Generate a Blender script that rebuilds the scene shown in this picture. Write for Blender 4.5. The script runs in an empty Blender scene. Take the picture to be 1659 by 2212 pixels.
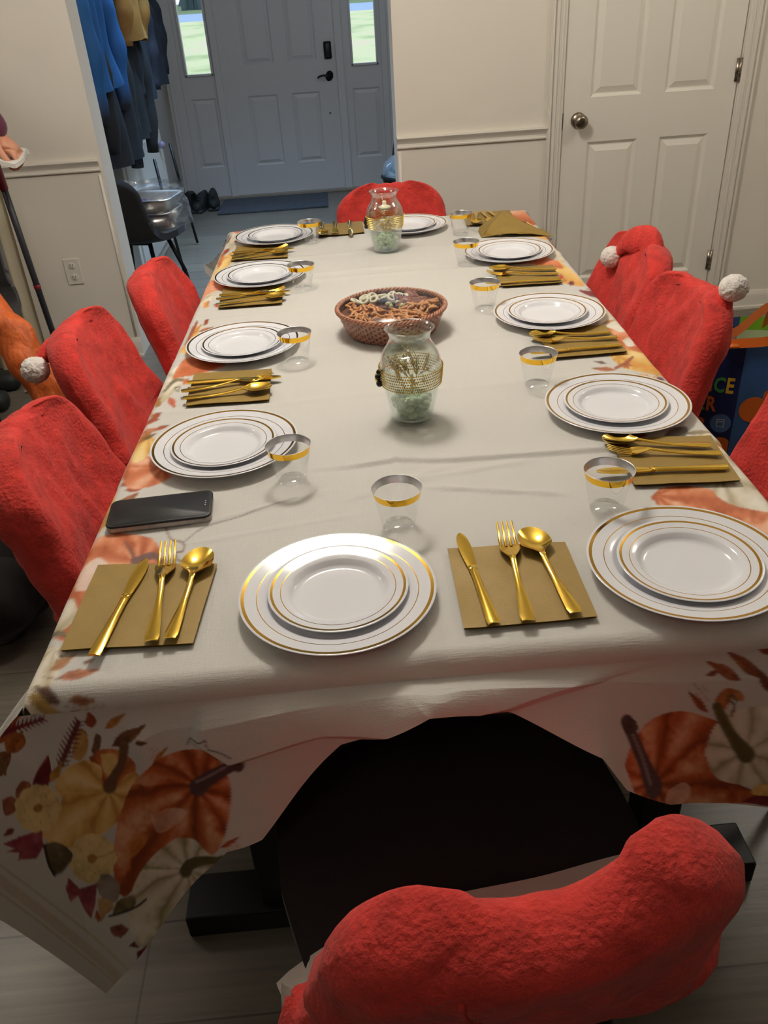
import bpy, bmesh, math, random
import numpy as np
from mathutils import Vector, Matrix, noise
from math import pi, sin, cos, radians as R, sqrt
random.seed(7); rng = np.random.default_rng(7)
scn = bpy.context.scene
COL = scn.collection
TZ = 0.745            # height of the cloth-covered table top
SZ = TZ + 0.0015      # where things rest on the cloth

# ------------------------------------------------------------------ materials
def lin(c):
    c = c/255.0
    return c/12.92 if c <= .04045 else ((c+.055)/1.055)**2.4
def rgb(r, g, b): return (lin(r), lin(g), lin(b), 1)
def pmat(name, col, rough=.5, metal=0, bump=0, bscale=200, var=0, vscale=8, spec=None, sheen=0, coat=0,
         trans=0, ior=None, stretch=(1,1,1), emis=None, detail=4, var2=None, bdist=.002):
    m = bpy.data.materials.new(name); m.use_nodes = True
    nt = m.node_tree; b = nt.nodes['Principled BSDF']
    b.inputs['Base Color'].default_value = col
    b.inputs['Roughness'].default_value = rough; b.inputs['Metallic'].default_value = metal
    if spec is not None: b.inputs['Specular IOR Level'].default_value = spec
    if sheen: b.inputs['Sheen Weight'].default_value = sheen; b.inputs['Sheen Roughness'].default_value = .4
    if coat: b.inputs['Coat Weight'].default_value = coat; b.inputs['Coat Roughness'].default_value = .08
    if trans: b.inputs['Transmission Weight'].default_value = trans
    if ior: b.inputs['IOR'].default_value = ior
    if emis: b.inputs['Emission Color'].default_value = emis[0]; b.inputs['Emission Strength'].default_value = emis[1]
    if bump or var:
        tc = nt.nodes.new('ShaderNodeTexCoord'); mp = nt.nodes.new('ShaderNodeMapping')
        mp.inputs['Scale'].default_value = stretch
        nt.links.new(tc.outputs['Object'], mp.inputs['Vector'])
    if var:
        n = nt.nodes.new('ShaderNodeTexNoise'); n.inputs['Scale'].default_value = vscale; n.inputs['Detail'].default_value = 5
        nt.links.new(mp.outputs[0], n.inputs['Vector'])
        mx = nt.nodes.new('ShaderNodeMix'); mx.data_type = 'RGBA'
        mx.inputs['A'].default_value = [x*(1-var) for x in col[:3]]+[1]
        mx.inputs['B'].default_value = var2 or [min(1, x*(1+var)) for x in col[:3]]+[1]
        rp = nt.nodes.new('ShaderNodeMapRange'); rp.inputs['From Min'].default_value = .3; rp.inputs['From Max'].default_value = .7
        nt.links.new(n.outputs[0], rp.inputs['Value'])
        nt.links.new(rp.outputs[0], mx.inputs['Factor']); nt.links.new(mx.outputs['Result'], b.inputs['Base Color'])
    if bump:
        n2 = nt.nodes.new('ShaderNodeTexNoise'); n2.inputs['Scale'].default_value = bscale; n2.inputs['Detail'].default_value = detail
        nt.links.new(mp.outputs[0], n2.inputs['Vector'])
        bp = nt.nodes.new('ShaderNodeBump'); bp.inputs['Strength'].default_value = bump; bp.inputs['Distance'].default_value = bdist
        nt.links.new(n2.outputs[0], bp.inputs['Height']); nt.links.new(bp.outputs[0], b.inputs['Normal'])
    return m
def clearmat(name, tint=(1,1,1,1), refl=.10, rough=.02, edge=.55, edgecol=(.9,.93,.95,1)):
    """thin clear plastic or glass wall: mostly straight-through, glossy and denser towards grazing angles"""
    m = bpy.data.materials.new(name); m.use_nodes = True; nt = m.node_tree
    nt.nodes.remove(nt.nodes['Principled BSDF']); out = nt.nodes['Material Output']
    t = nt.nodes.new('ShaderNodeBsdfTransparent'); t.inputs[0].default_value = tint
    g = nt.nodes.new('ShaderNodeBsdfGlossy'); g.inputs['Roughness'].default_value = rough; g.inputs['Color'].default_value = edgecol
    lw = nt.nodes.new('ShaderNodeLayerWeight'); lw.inputs['Blend'].default_value = .25
    mr = nt.nodes.new('ShaderNodeMapRange'); mr.inputs['To Min'].default_value = refl; mr.inputs['To Max'].default_value = edge
    mx = nt.nodes.new('ShaderNodeMixShader')
    nt.links.new(lw.outputs['Facing'], mr.inputs['Value']); nt.links.new(mr.outputs[0], mx.inputs[0])
    nt.links.new(t.outputs[0], mx.inputs[1]); nt.links.new(g.outputs[0], mx.inputs[2]); nt.links.new(mx.outputs[0], out.inputs['Surface'])
    return m

M = {}
M['wall'] = pmat('wall_paint', rgb(234,228,216), .75, bump=.08, bscale=90, var=.02, vscale=3)
M['trim'] = pmat('trim_paint', rgb(230,225,214), .4)
M['door'] = pmat('door_paint', rgb(238,233,222), .42, bump=.05, bscale=60)
M['fdoor'] = pmat('front_door_paint', rgb(206,206,208), .5, bump=.05, bscale=60)
M['ceiling'] = pmat('ceiling_paint', rgb(238,235,228), .85, bump=.1, bscale=120)
M['nickel'] = pmat('brushed_nickel', rgb(150,140,125), .28, 1)
M['darkgap'] = pmat('dark_gap', rgb(20,18,16), .9)
M['blackmetal'] = pmat('black_metal', rgb(18,18,20), .4, .3)
M['fabric_black'] = pmat('black_upholstery', rgb(26,23,22), .9, bump=.25, bscale=700, sheen=.15)
M['felt'] = pmat('red_felt', rgb(206,58,50), .95, bump=.8, bscale=140, var=.20, vscale=34, sheen=.08, detail=10, bdist=.005)
M['fur'] = pmat('white_fur', rgb(236,230,222), .95, bump=.6, bscale=420, sheen=.3, detail=6)
M['band'] = pmat('white_trim_band', rgb(205,196,190), .9, bump=.3, bscale=500)
M['plate'] = pmat('white_plastic', rgb(236,236,240), .12, spec=.5)
M['goldring'] = pmat('gold_foil_ring', (.55,.32,.06,1), .16, 1)
M['gold'] = pmat('gold_cutlery', (.86,.56,.09,1), .13, 1)
M['goldband'] = pmat('gold_rim_foil', (1.0,.60,.06,1), .12, 1)
M['silverband'] = pmat('silver_rim_inside', (.80,.80,.82,1), .3, 1)
M['napkin'] = pmat('gold_paper_napkin', rgb(148,120,56), .5, bump=.12, bscale=500, var=.06, vscale=30, spec=.5, metal=.15)
M['cup'] = clearmat('clear_plastic_cup', (.985,.985,.985,1), .035, .03, .5)
M['glass'] = clearmat('clear_vase_glass', (.975,.985,.98,1), .05, .01, .75, (.95,.98,1,1))
M['water'] = clearmat('vase_water', (.93,.96,.92,1), .02, .02, .2, (.9,.95,.9,1))
M['beads'] = pmat('green_glass_gems', rgb(206,228,190), .1, spec=.7)
M['phoneblack'] = pmat('phone_black_case', rgb(24,24,25), .5)
M['screen'] = pmat('phone_glass', rgb(30,30,31), .45, spec=.25)
M['phoneside'] = pmat('phone_case_printed_side', rgb(190,180,175), .5, var=.25, vscale=60)
M['wicker'] = pmat('brown_wicker', rgb(176,122,96), .6, var=.3, vscale=120, bump=.4, bscale=300)
M['pretzel'] = pmat('pretzel_crust', rgb(198,138,82), .45, var=.35, vscale=90)
M['yogurt'] = pmat('white_yogurt_coating', rgb(226,222,196), .4)
M['olivebead'] = pmat('dark_glazed_ball', rgb(30,32,44), .15)
M['greenbead'] = pmat('pale_green_ball', rgb(178,180,128), .25)
M['dates'] = pmat('brown_jerky', rgb(124,74,62), .4, bump=1, bscale=60, var=.3, vscale=70)
M['wrap'] = clearmat('plastic_wrap', (.98,.98,.985,1), .02, .22, .22, (.95,.95,.97,1))
M['bandmesh'] = pmat('gold_mesh_ribbon', (.75,.52,.12,1), .3, 1)
M['straw'] = pmat('gold_dried_sprig', (.72,.50,.20,1), .4, .6)
M['candle'] = pmat('cream_candle_wax', rgb(240,228,190), .5)
M['blackbead'] = pmat('black_bead', rgb(16,16,18), .2)

# floor: grey-brown vinyl planks running across the room
def plank_mat():
    m = bpy.data.materials.new('vinyl_planks'); m.use_nodes = True; nt = m.node_tree; b = nt.nodes['Principled BSDF']
    tc = nt.nodes.new('ShaderNodeTexCoord')
    br = nt.nodes.new('ShaderNodeTexBrick'); br.offset = .37; br.inputs['Scale'].default_value = 1
    br.inputs['Brick Width'].default_value = 1.2; br.inputs['Row Height'].default_value = .18
    br.inputs['Mortar Size'].default_value = .0022; br.inputs['Mortar Smooth'].default_value = .1
    br.inputs['Color1'].default_value = rgb(108,100,88); br.inputs['Color2'].default_value = rgb(122,114,102); br.inputs['Mortar'].default_value = rgb(88,80,70)
    nt.links.new(tc.outputs['Object'], br.inputs['Vector'])
    mp = nt.nodes.new('ShaderNodeMapping'); mp.inputs['Scale'].default_value = (1.4,26,1); nt.links.new(tc.outputs['Object'], mp.inputs['Vector'])
    n = nt.nodes.new('ShaderNodeTexNoise'); n.inputs['Scale'].default_value = 2.5; n.inputs['Detail'].default_value = 8; nt.links.new(mp.outputs[0], n.inputs['Vector'])
    cr = nt.nodes.new('ShaderNodeMapRange'); cr.inputs['From Min'].default_value = .3; cr.inputs['From Max'].default_value = .75; cr.inputs['To Min'].default_value = .72; cr.inputs['To Max'].default_value = 1.15
    nt.links.new(n.outputs[0], cr.inputs['Value'])
    mx = nt.nodes.new('ShaderNodeMix'); mx.data_type = 'RGBA'; mx.blend_type = 'MULTIPLY'; mx.inputs['Factor'].default_value = 1
    nt.links.new(br.outputs['Color'], mx.inputs['A']); nt.links.new(cr.outputs[0], mx.inputs['B']); nt.links.new(mx.outputs['Result'], b.inputs['Base Color'])
    b.inputs['Roughness'].default_value = .30
    bp = nt.nodes.new('ShaderNodeBump'); bp.inputs['Strength'].default_value = .15; bp.inputs['Distance'].default_value = .002
    nt.links.new(n.outputs[0], bp.inputs['Height']); nt.links.new(bp.outputs[0], b.inputs['Normal'])
    return m
M['floor'] = plank_mat()

# ------------------------------------------------------------------ mesh helpers
def link_mesh(name, verts, faces, mats, parent=None, smooth=True, idx=None, loc=None):
    me = bpy.data.meshes.new(name); me.from_pydata([tuple(map(float, v)) for v in verts], [], faces)
    for m in (mats if isinstance(mats, (list, tuple)) else [mats]): me.materials.append(m)
    if smooth: me.polygons.foreach_set('use_smooth', [True]*len(me.polygons))
    if idx is not None: me.polygons.foreach_set('material_index', idx)
    me.update()
    o = bpy.data.objects.new(name, me); COL.objects.link(o)
    if parent is not None: o.parent = parent
    if loc is not None: o.location = loc
    return o
class MB:
    def __init__(s): s.v, s.f, s.i = [], [], []
    def add(s, v, f, mi=0):
        k = len(s.v); s.v += [tuple(p) for p in v]; s.f += [tuple(a+k for a in q) for q in f]; s.i += [mi]*len(f)
    def box(s, a, b, mi=0, bev=0):
        a, b = Vector(a), Vector(b)
        if bev <= 0:
            v = [(x, y, z) for x in (a.x, b.x) for y in (a.y, b.y) for z in (a.z, b.z)]
            s.add(v, [(0,1,3,2),(4,6,7,5),(0,4,5,1),(2,3,7,6),(0,2,6,4),(1,5,7,3)], mi); return
        bm = bmesh.new(); bmesh.ops.create_cube(bm, size=1)
        for q in bm.verts: q.co = Vector([(a[k]+b[k])/2+q.co[k]*(b[k]-a[k]) for k in range(3)])
        bmesh.ops.bevel(bm, geom=bm.edges[:], offset=bev, segments=2, profile=.5, affect='EDGES')
        s.bm(bm, mi)
    def bm(s, bm, mi=0, mtx=None):
        bm.verts.index_update()
        s.add([(mtx @ q.co if mtx else q.co)[:] for q in bm.verts], [[w.index for w in f.verts] for f in bm.faces], mi); bm.free()
    def lathe(s, prof, n=48, mi=0, c=(0,0,0), close=False, mis=None, sx=1, sy=1):
        k = len(prof); v = []
        for r, z in prof:
            for j in range(n): a = 2*pi*j/n; v.append((c[0]+r*sx*cos(a), c[1]+r*sy*sin(a), c[2]+z))
        for q in range(k-1):
            f = [(q*n+j, q*n+(j+1) % n, (q+1)*n+(j+1) % n, (q+1)*n+j) for j in range(n)]
            if q == 0: base = len(s.v); s.add(v, f, mis[q] if mis else mi)
            else: s.f += [tuple(a+base for a in g) for g in f]; s.i += [mis[q] if mis else mi]*n
    def tube(s, pts, rad, n=10, mi=0, caps=True, flat=1, up=None):
        pts = [Vector(p) for p in pts]; rad = rad if isinstance(rad, (list, tuple)) else [rad]*len(pts)
        rings = []; ref = Vector(up) if up else None
        for k, p in enumerate(pts):
            t = (pts[min(k+1, len(pts)-1)]-pts[max(k-1, 0)]).normalized()
            if ref is None: ref = Vector((0,0,1)) if abs(t.z) < .9 else Vector((1,0,0))
            u = (ref-t*ref.dot(t)).normalized(); w = t.cross(u)
            if up is None: ref = u
            rings.append([p+(u*cos(2*pi*j/n)*flat+w*sin(2*pi*j/n))*rad[k] for j in range(n)])
        v = [q for r in rings for q in r]; f = []
        for k in range(len(pts)-1): f += [(k*n+j, k*n+(j+1) % n, (k+1)*n+(j+1) % n, (k+1)*n+j) for j in range(n)]
        if caps: f += [tuple(range(n))[::-1], tuple((len(pts)-1)*n+j for j in range(n))]
        s.add(v, f, mi)
    def sphere(s, c, r, seg=12, ring=8, mi=0, sc=(1,1,1)):
        bm = bmesh.new(); bmesh.ops.create_uvsphere(bm, u_segments=seg, v_segments=ring, radius=1)
        for q in bm.verts: q.co = Vector((c[0]+q.co.x*r*sc[0], c[1]+q.co.y*r*sc[1], c[2]+q.co.z*r*sc[2]))
        s.bm(bm, mi)
    def grid(s, P, mi=0, wrap=False):
        P = np.asarray(P); a, b = P.shape[:2]
        f = [(i*b+j, i*b+(j+1) % b, (i+1)*b+(j+1) % b, (i+1)*b+j) for i in range(a-1) for j in range(b if wrap else b-1)]
        s.add([tuple(q) for q in P.reshape(-1, 3)], f, mi)
    def out(s, name, mats, parent=None, smooth=True, loc=None):
        return link_mesh(name, s.v, s.f, mats, parent, smooth, s.i, loc)
def autosmooth(o, ang=40):
    me = o.data; bm = bmesh.new(); bm.from_mesh(me); lim = R(ang)
    for e in bm.edges:
        if len(e.link_faces) == 2 and e.calc_face_angle(0) > lim: e.smooth = False
    bm.to_mesh(me); bm.free(); return o
def tag(o, label, cat, group=None):
    o['label'] = label; o['category'] = cat
    if group: o['group'] = group
    return o
def thing(name, label, cat, loc=(0,0,0), rz=0, group=None):
    o = bpy.data.objects.new(name, None); COL.objects.link(o); o.empty_display_size = .05
    o.location = loc; o.rotation_euler = (0, 0, rz); return tag(o, label, cat, group)
def copy_tree(o, parent=None):
    c = o.copy(); COL.objects.link(c); c.parent = parent
    if parent is not None: c.matrix_parent_inverse = o.matrix_parent_inverse.copy()
    for ch in list(o.children): copy_tree(ch, c)
    return c
def struct(o):
    o['kind'] = 'structure'; return o
def catmull(pts, n):
    pts = np.array(pts, float); k = len(pts); out = []
    P = np.vstack([2*pts[0]-pts[1], pts, 2*pts[-1]-pts[-2]])
    for t in np.linspace(0, k-1, n):
        i = min(int(t), k-2); u = t-i; p0, p1, p2, p3 = P[i:i+4]
        out.append(.5*((2*p1)+(-p0+p2)*u+(2*p0-5*p1+4*p2-p3)*u*u+(-p0+3*p1-3*p2+p3)*u**3))
    return np.array(out)
def vnoise(p, s=0): return noise.noise(Vector((p[0]+s*13.1, p[1]-s*7.7, p[2]+s*3.3)))

# ------------------------------------------------------------------ room shell
WY, WY2, FY = 3.83, 4.0, 7.37           # dining wall front and rear faces, front-door wall
CH = 2.44
def sbox(name, boxes, mat, bev=0):
    m = MB()
    for a, b in boxes: m.box(a, b, 0, bev)
    return struct(m.out(name, mat, smooth=False))
m = MB(); m.add([(-4.2,-2.6,0),(3.2,-2.6,0),(3.2,FY+.15,0),(-4.2,FY+.15,0)], [(0,1,2,3)]); struct(m.out('floor', M['floor'], smooth=False))
m = MB(); m.box((-4.2,-2.6,CH), (3.2,FY+.15,CH+.1)); struct(m.out('ceiling', M['ceiling'], smooth=False))
sbox('wall_left', [((-4.2,WY,0), (-.975,WY2,CH)), ((-.975,WY,2.25), (.29,WY2,CH))], M['wall'])
sbox('wall_right', [((.29,WY,0), (1.0,WY2,CH)), ((1.0,WY,2.05), (1.765,WY2,CH)), ((1.765,WY,0), (3.2,WY2,CH))], M['wall'])
sbox('wall_east', [((3.2,-2.6,0), (3.3,WY2,CH))], M['wall'])
sbox('wall_west', [((-4.3,-2.6,0), (-4.2,WY2,CH))], M['wall'])
M['dimwall'] = pmat('darkened_back_wall', rgb(120,108,98), .8)  # unseen back wall, coloured dark so it bounces less light forward
sbox('wall_back', [((-4.3,-2.7,0), (3.3,-2.6,CH))], M['dimwall'])
M['fwall'] = pmat('foyer_paint', rgb(196,192,188), .8, bump=.08, bscale=90)
sbox('wall_foyer_left', [((-1.36,WY2,0), (-1.26,FY,CH))], M['fwall'])
sbox('wall_foyer_right', [((1.7,WY2,0), (1.8,FY,CH))], M['fwall'])
# front-door wall with the opening for the door and its two sidelights
sbox('wall_front', [((-1.36,FY,0), (-1.16,FY+.15,CH)), ((.50,FY,0), (1.8,FY+.15,CH)), ((-1.16,FY,2.08), (.50,FY+.15,CH))], M['fwall'])
# chair rails: moulded profile swept along x
def rail(name, x0, x1, z, y=WY, h=.05, d=.022, endl=False, endr=False):
    prof = [(0,z+h),(d*.9,z+h),(d,z+h-.006),(d*.85,z+h-.012),(d*.5,z+h-.02),(d*.3,z+h-.03),(d*.35,z+.012),(d*.55,z+.008),(d*.5,z+.003),(0,z)]
    P = np.array([[(x, y-a, b) for a, b in prof] for x in (x0, x1)])
    m = MB(); m.grid(P); m.add([tuple(q) for q in P[0]], [tuple(range(len(prof)))]); m.add([tuple(q) for q in P[1]], [tuple(range(len(prof)))[::-1]])
    return struct(autosmooth(m.out(name, M['trim']), 30))
rail('trim_1', .29, .945, .834)
rail('trim_2', -3.6, -.985, .834)
# wall-frame beads under the rails, beside the opening
def bead(name, pts, r=.006):
    m = MB(); m.tube(pts, r, 8); return struct(m.out(name, M['trim']))
bead('trim_3', [(-.995,WY-.002,.82), (-.995,WY-.002,.10)])
bead('trim_4', [(.302,WY-.002,.82), (.302,WY-.002,.10)])
def baseboard(name, x0, x1, y, face=-1, h=.085):
    prof = [(0,h),(.006,h),(.011,h-.012),(.014,h-.02),(.014,.014),(.024,.012),(.024,0),(0,0)]
    P = np.array([[(x, y+face*a, b) for a, b in prof] for x in (x0, x1)])
    m = MB(); m.grid(P); m.add([tuple(q) for q in P[0]], [tuple(range(len(prof)))]); m.add([tuple(q) for q in P[1]], [tuple(range(len(prof)))[::-1]])
    return struct(autosmooth(m.out(name, M['trim']), 30))
baseboard('baseboard_left', -4.2, -.975, WY); baseboard('baseboard_right', .29, .945, WY); baseboard('baseboard_east', 1.83, 3.2, WY)
def baseboard_y(name, y0, y1, x, face, h=.085):
    m = MB(); m.box((x, y0, 0), (x+face*.014, y1, h), bev=.004); m.box((x, y0, 0), (x+face*.024, y1, .013)); return struct(m.out(name, M['trim'], smooth=False))
baseboard_y('baseboard_foyer', WY2, FY, -1.26, 1)

def casing(name, x0, x1, z1, y, w=.065, mat='trim'):
    """door casing: stepped profile on both sides and across the top"""
    m = MB()
    for a, b in ((x0-w, x0), (x1, x1+w)):
        m.box((a, y-.016, 0), (b, y, z1+w), bev=.003)
        inner = b if a < x0 else a
        sgn = 1 if a < x0 else -1
        for k, (o0, o1, dd) in enumerate(((.012,.022,.021), (.032,.046,.024), (.052,.062,.027))):
            q0, q1 = inner-sgn*o0, inner-sgn*o1
            m.box((min(q0,q1), y-dd, 0), (max(q0,q1), y-.01, z1+o1), bev=.0025)
    m.box((x0-w, y-.016, z1), (x1+w, y, z1+w), bev=.003); m.box((x0-w, y-.024, z1+.03), (x1+w, y-.01, z1+.05), bev=.002)
    return struct(m.out(name, M[mat], smooth=False))
casing('trim_5', 1.005, 1.762, 2.04, WY)
m = MB()  # jamb of the closet opening
for a, b in (((1.0,WY-.004,0),(1.006,WY2,2.05)), ((1.759,WY-.004,0),(1.765,WY2,2.05)), ((1.0,WY-.004,2.037),(1.765,WY2,2.05))): m.box(a, b)
struct(m.out('trim_6', M['trim'], smooth=False))

def panel_mesh(x0, x1, z0, z1, y, b=.034, deep=.007):
    """raised panel: sloped groove and a raised field, facing -y"""
    rects = [(0, 0.0), (.006, -.0035), (.012, -.001), (b*.75, deep*.0+.0015), (b, -.0045)]
    v = []; f = []
    for o, d in rects: v += [(x0+o, y+d, z0+o), (x1-o, y+d, z0+o), (x1-o, y+d, z1-o), (x0+o, y+d, z1-o)]
    for k in range(len(rects)-1): f += [(k*4+j, k*4+(j+1) % 4, k*4+4+(j+1) % 4, k*4+4+j) for j in range(4)]
    e = (len(rects)-1)*4; f.append((e, e+1, e+2, e+3))
    return v, f
def recess_panel(x0, x1, z0, z1, y, b=.038):
    """pressed panel: sticking slopes inwards, then a bevelled raised field"""
    rects = [(0, -.0005), (.012, .010), (.016, .010), (b, .001), (b+.001, .0005)]
    v = []; f = []
    for o, d in rects: v += [(x0+o, y+d, z0+o), (x1-o, y+d, z0+o), (x1-o, y+d, z1-o), (x0+o, y+d, z1-o)]
    for k in range(len(rects)-1): f += [(k*4+j, k*4+(j+1) % 4, k*4+4+(j+1) % 4, k*4+4+j) for j in range(4)]
    e = (len(rects)-1)*4; f.append((e, e+1, e+2, e+3)); return v, f
def slab_with_holes(x0, x1, z0, z1, y, holes, thick=.035):
    """door leaf: front face split into cells, cells of the panels left open"""
    xs = sorted({x0, x1, *[h[0] for h in holes], *[h[1] for h in holes]}); zs = sorted({z0, z1, *[h[2] for h in holes], *[h[3] for h in holes]})
    v = []; f = []
    for i in range(len(xs)-1):
        for j in range(len(zs)-1):
            cx, cz = (xs[i]+xs[i+1])/2, (zs[j]+zs[j+1])/2
            if any(h[0] < cx < h[1] and h[2] < cz < h[3] for h in holes): continue
            k = len(v); v += [(xs[i],y,zs[j]), (xs[i+1],y,zs[j]), (xs[i+1],y,zs[j+1]), (xs[i],y,zs[j+1])]; f.append((k,k+1,k+2,k+3))
    k = len(v); v += [(x0,y,z0),(x1,y,z0),(x1,y,z1),(x0,y,z1),(x0,y+thick,z0),(x1,y+thick,z0),(x1,y+thick,z1),(x0,y+thick,z1)]
    f += [(k,k+4,k+5,k+1),(k+1,k+5,k+6,k+2),(k+2,k+6,k+7,k+3),(k+3,k+7,k+4,k),(k+4,k+7,k+6,k+5)]
    return v, f
def panel_door(name, x0, x1, z0, z1, y, holes, mat):
    v, f = slab_with_holes(x0, x1, z0, z1, y, holes)
    d = struct(link_mesh(name, v, f, M[mat], smooth=False))
    for h in holes:
        pv, pf = recess_panel(*h, y); link_mesh('panel', pv, pf, M[mat], d, smooth=False)
    return d
cl = [(1.125,1.345,.207,.808),(1.445,1.66,.207,.808),(1.125,1.345,.983,1.60),(1.445,1.66,.983,1.60),(1.125,1.345,1.70,1.92),(1.445,1.66,1.70,1.92)]
door1 = panel_door('door_1', 1.010, 1.755, .012, 2.03, WY+.002, cl, 'door')
# round knob on the closet door
m = MB(); m.lathe([(0,0),(.032,0),(.032,.004),(.024,.010),(.014,.014),(.012,.030),(.018,.036),(.027,.046),(.029,.056),(.026,.066),(.016,.071),(.006,.0715),(0,.0705)], 40)
kn = m.out('door_knob', M['nickel'], door1); kn.rotation_euler = (pi/2,0,0); kn.location = (1.077, WY, .898)
m = MB(); m.lathe([(0,0),(.004,0),(.004,.003),(0,.004)], 16); o = m.out('lock_button', M['darkgap'], kn); o.location = (0,0,.0695)
m = MB(); m.box((1.0045,WY-.003,.865), (1.0115,WY+.004,.93), bev=.001); m.out('strike_plate', M['nickel'], door1, smooth=False)
for hz in (.25, 1.05, 1.82):
    m = MB(); m.tube([(1.7565,WY-.008,hz-.045), (1.7565,WY-.008,hz+.045)], .0065, 12)
    for q in (-.03, -.01, .01, .03): m.tube([(1.7565,WY-.008,hz+q-.001), (1.7565,WY-.008,hz+q+.001)], .0072, 12)
    m.box((1.742,WY-.002,hz-.044), (1.771,WY+.001,hz+.044)); m.out('hinge', M['nickel'], door1)

# front door with keypad deadbolt and lever, sidelights either side
fl = [(-.618,-.38,.243,.762),(-.268,-.042,.243,.762),(-.618,-.38,.982,1.60),(-.268,-.042,.982,1.60),(-.618,-.38,1.70,1.92),(-.268,-.042,1.70,1.92)]
door2 = panel_door('door_2', -.800, .108, .022, 2.03, FY+.01, fl, 'fdoor')
m = MB(); m.box((.018,FY-.018,.985), (.078,FY+.012,1.105), bev=.010); m.box((.026,FY-.024,.995), (.070,FY-.012,1.095), bev=.006); m.out('keypad_deadbolt', M['blackmetal'], door2)
m = MB(); m.lathe([(0,0),(.030,0),(.032,.004),(.030,.012),(.014,.016),(.012,.040),(0,.042)], 8); o = m.out('lever_rose', M['blackmetal'], door2); o.rotation_euler = (pi/2,pi/8,0); o.location = (.046,FY+.012,.865); o.scale = (1,1.25,1)
m = MB(); m.tube([(.046,FY-.03,.865),(.03,FY-.034,.868),(0,FY-.034,.874),(-.03,FY-.034,.870),(-.05,FY-.032,.858)], [.010,.009,.008,.0075,.006], 10); m.out('lever_handle', M['blackmetal'], door2)
m = MB(); m.lathe([(0,0),(.008,0),(.007,.003),(0,.004)], 16); o = m.out('peep_plug', M['nickel'], door2); o.rotation_euler = (pi/2,0,0); o.location = (.028,FY+.01,.60)
# frame posts, threshold
m = MB()
for a, b in (((-1.19,FY-.02,0),(-1.12,FY+.1,2.08)), ((-.855,FY-.012,0),(-.799,FY+.1,2.08)), ((.107,FY-.012,0),(.170,FY+.1,2.08)), ((.465,FY-.012,0),(.52,FY+.1,2.08)), ((-1.19,FY-.012,2.035),(.52,FY+.1,2.1))): m.box(a, b, bev=.006)
m.box((-1.215,FY-.03,0), (-1.185,FY,2.12), bev=.006); m.box((-1.24,FY-.022,0), (-1.21,FY,2.14), bev=.005); m.box((.515,FY-.03,0), (.56,FY,2.12), bev=.006)
struct(m.out('trim_7', M['fdoor'], smooth=False))
m = MB(); m.box((-1.12,FY-.035,0), (.47,FY+.14,.022), bev=.004); struct(m.out('trim_8', pmat('threshold', rgb(150,140,125), .5), smooth=False))
M['pane'] = clearmat('window_glass', (.96,.98,.99,1), .03, .01, .3)
def sidelight(n, x0, x1, gx0, gx1, px0, px1):
    v, f = slab_with_holes(x0, x1, .022, 2.04, FY+.012, [(gx0,gx1,.94,1.93), (px0,px1,.25,.765)], .002)
    f = f[:-5]                                   # front skin only, so that daylight passes the glazed opening
    w = struct(link_mesh('window_%d' % n, v, f, M['fdoor'], smooth=False))
    pv, pf = recess_panel(px0, px1, .25, .765, FY+.012); link_mesh('panel', pv, pf, M['fdoor'], w, smooth=False)
    m = MB()
    for a, b in (((gx0-.016,FY-.004,.924),(gx0,FY+.05,1.946)), ((gx1,FY-.004,.924),(gx1+.016,FY+.05,1.946)), ((gx0-.016,FY-.004,.924),(gx1+.016,FY+.05,.94)), ((gx0-.016,FY-.004,1.93),(gx1+.016,FY+.05,1.946))): m.box(a, b, bev=.003)
    m.out('glazing_frame', M['fdoor'], w, smooth=False)
    m = MB(); m.add([(gx0,FY+.03,.94),(gx1,FY+.03,.94),(gx1,FY+.03,1.93),(gx0,FY+.03,1.93)], [(0,1,2,3)]); m.out('pane', M['pane'], w, smooth=False)
sidelight(1, -1.12, -.855, -1.066, -.878, -1.075, -.876)
sidelight(2, .170, .465, .243, .425, .222, .440)
# backing behind the sidelight panels so no light leaks below the glass
m = MB(); m.box((-1.12,FY+.06,.02), (-.855,FY+.08,.93)); m.box((.17,FY+.06,.02), (.465,FY+.08,.93)); m.box((-1.12,FY+.06,1.94), (-.855,FY+.08,2.04)); m.box((.17,FY+.06,1.94), (.465,FY+.08,2.04)); struct(m.out('trim_9', M['fdoor'], smooth=False))

# outside: lawn, road, leaf litter and a far tree line
def lawn_mat():
    mt = bpy.data.materials.new('lawn'); mt.use_nodes = True; nt = mt.node_tree; b = nt.nodes['Principled BSDF']; b.inputs['Roughness'].default_value = 1
    tc = nt.nodes.new('ShaderNodeTexCoord'); n = nt.nodes.new('ShaderNodeTexNoise'); n.inputs['Scale'].default_value = .8; n.inputs['Detail'].default_value = 8
    nt.links.new(tc.outputs['Object'], n.inputs['Vector'])
    r = nt.nodes.new('ShaderNodeValToRGB'); r.color_ramp.elements[0].position = .35; r.color_ramp.elements[1].position = .68
    r.color_ramp.elements[0].color = rgb(160,174,124); r.color_ramp.elements[1].color = rgb(214,198,170)
    e = r.color_ramp.elements.new(.52); e.color = rgb(202,206,158)
    nt.links.new(n.outputs[0], r.inputs[0]); nt.links.new(r.outputs[0], b.inputs['Base Color']); return mt
m = MB(); m.grid(np.array([[(x, y, z) for x in np.linspace(-30,30,16)] for y, z in ((FY+.16,-.25),(12,-.10),(18,.28),(25,.66),(31,.88))])); struct(m.out('ground_lawn', lawn_mat()))
m = MB(); m.add([(-30,31,.88),(30,31,.88),(30,41,.98),(-30,41,.98)], [(0,1,2,3)]); struct(m.out('road', pmat('asphalt', rgb(150,170,200), .9, var=.1), smooth=False))
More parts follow.
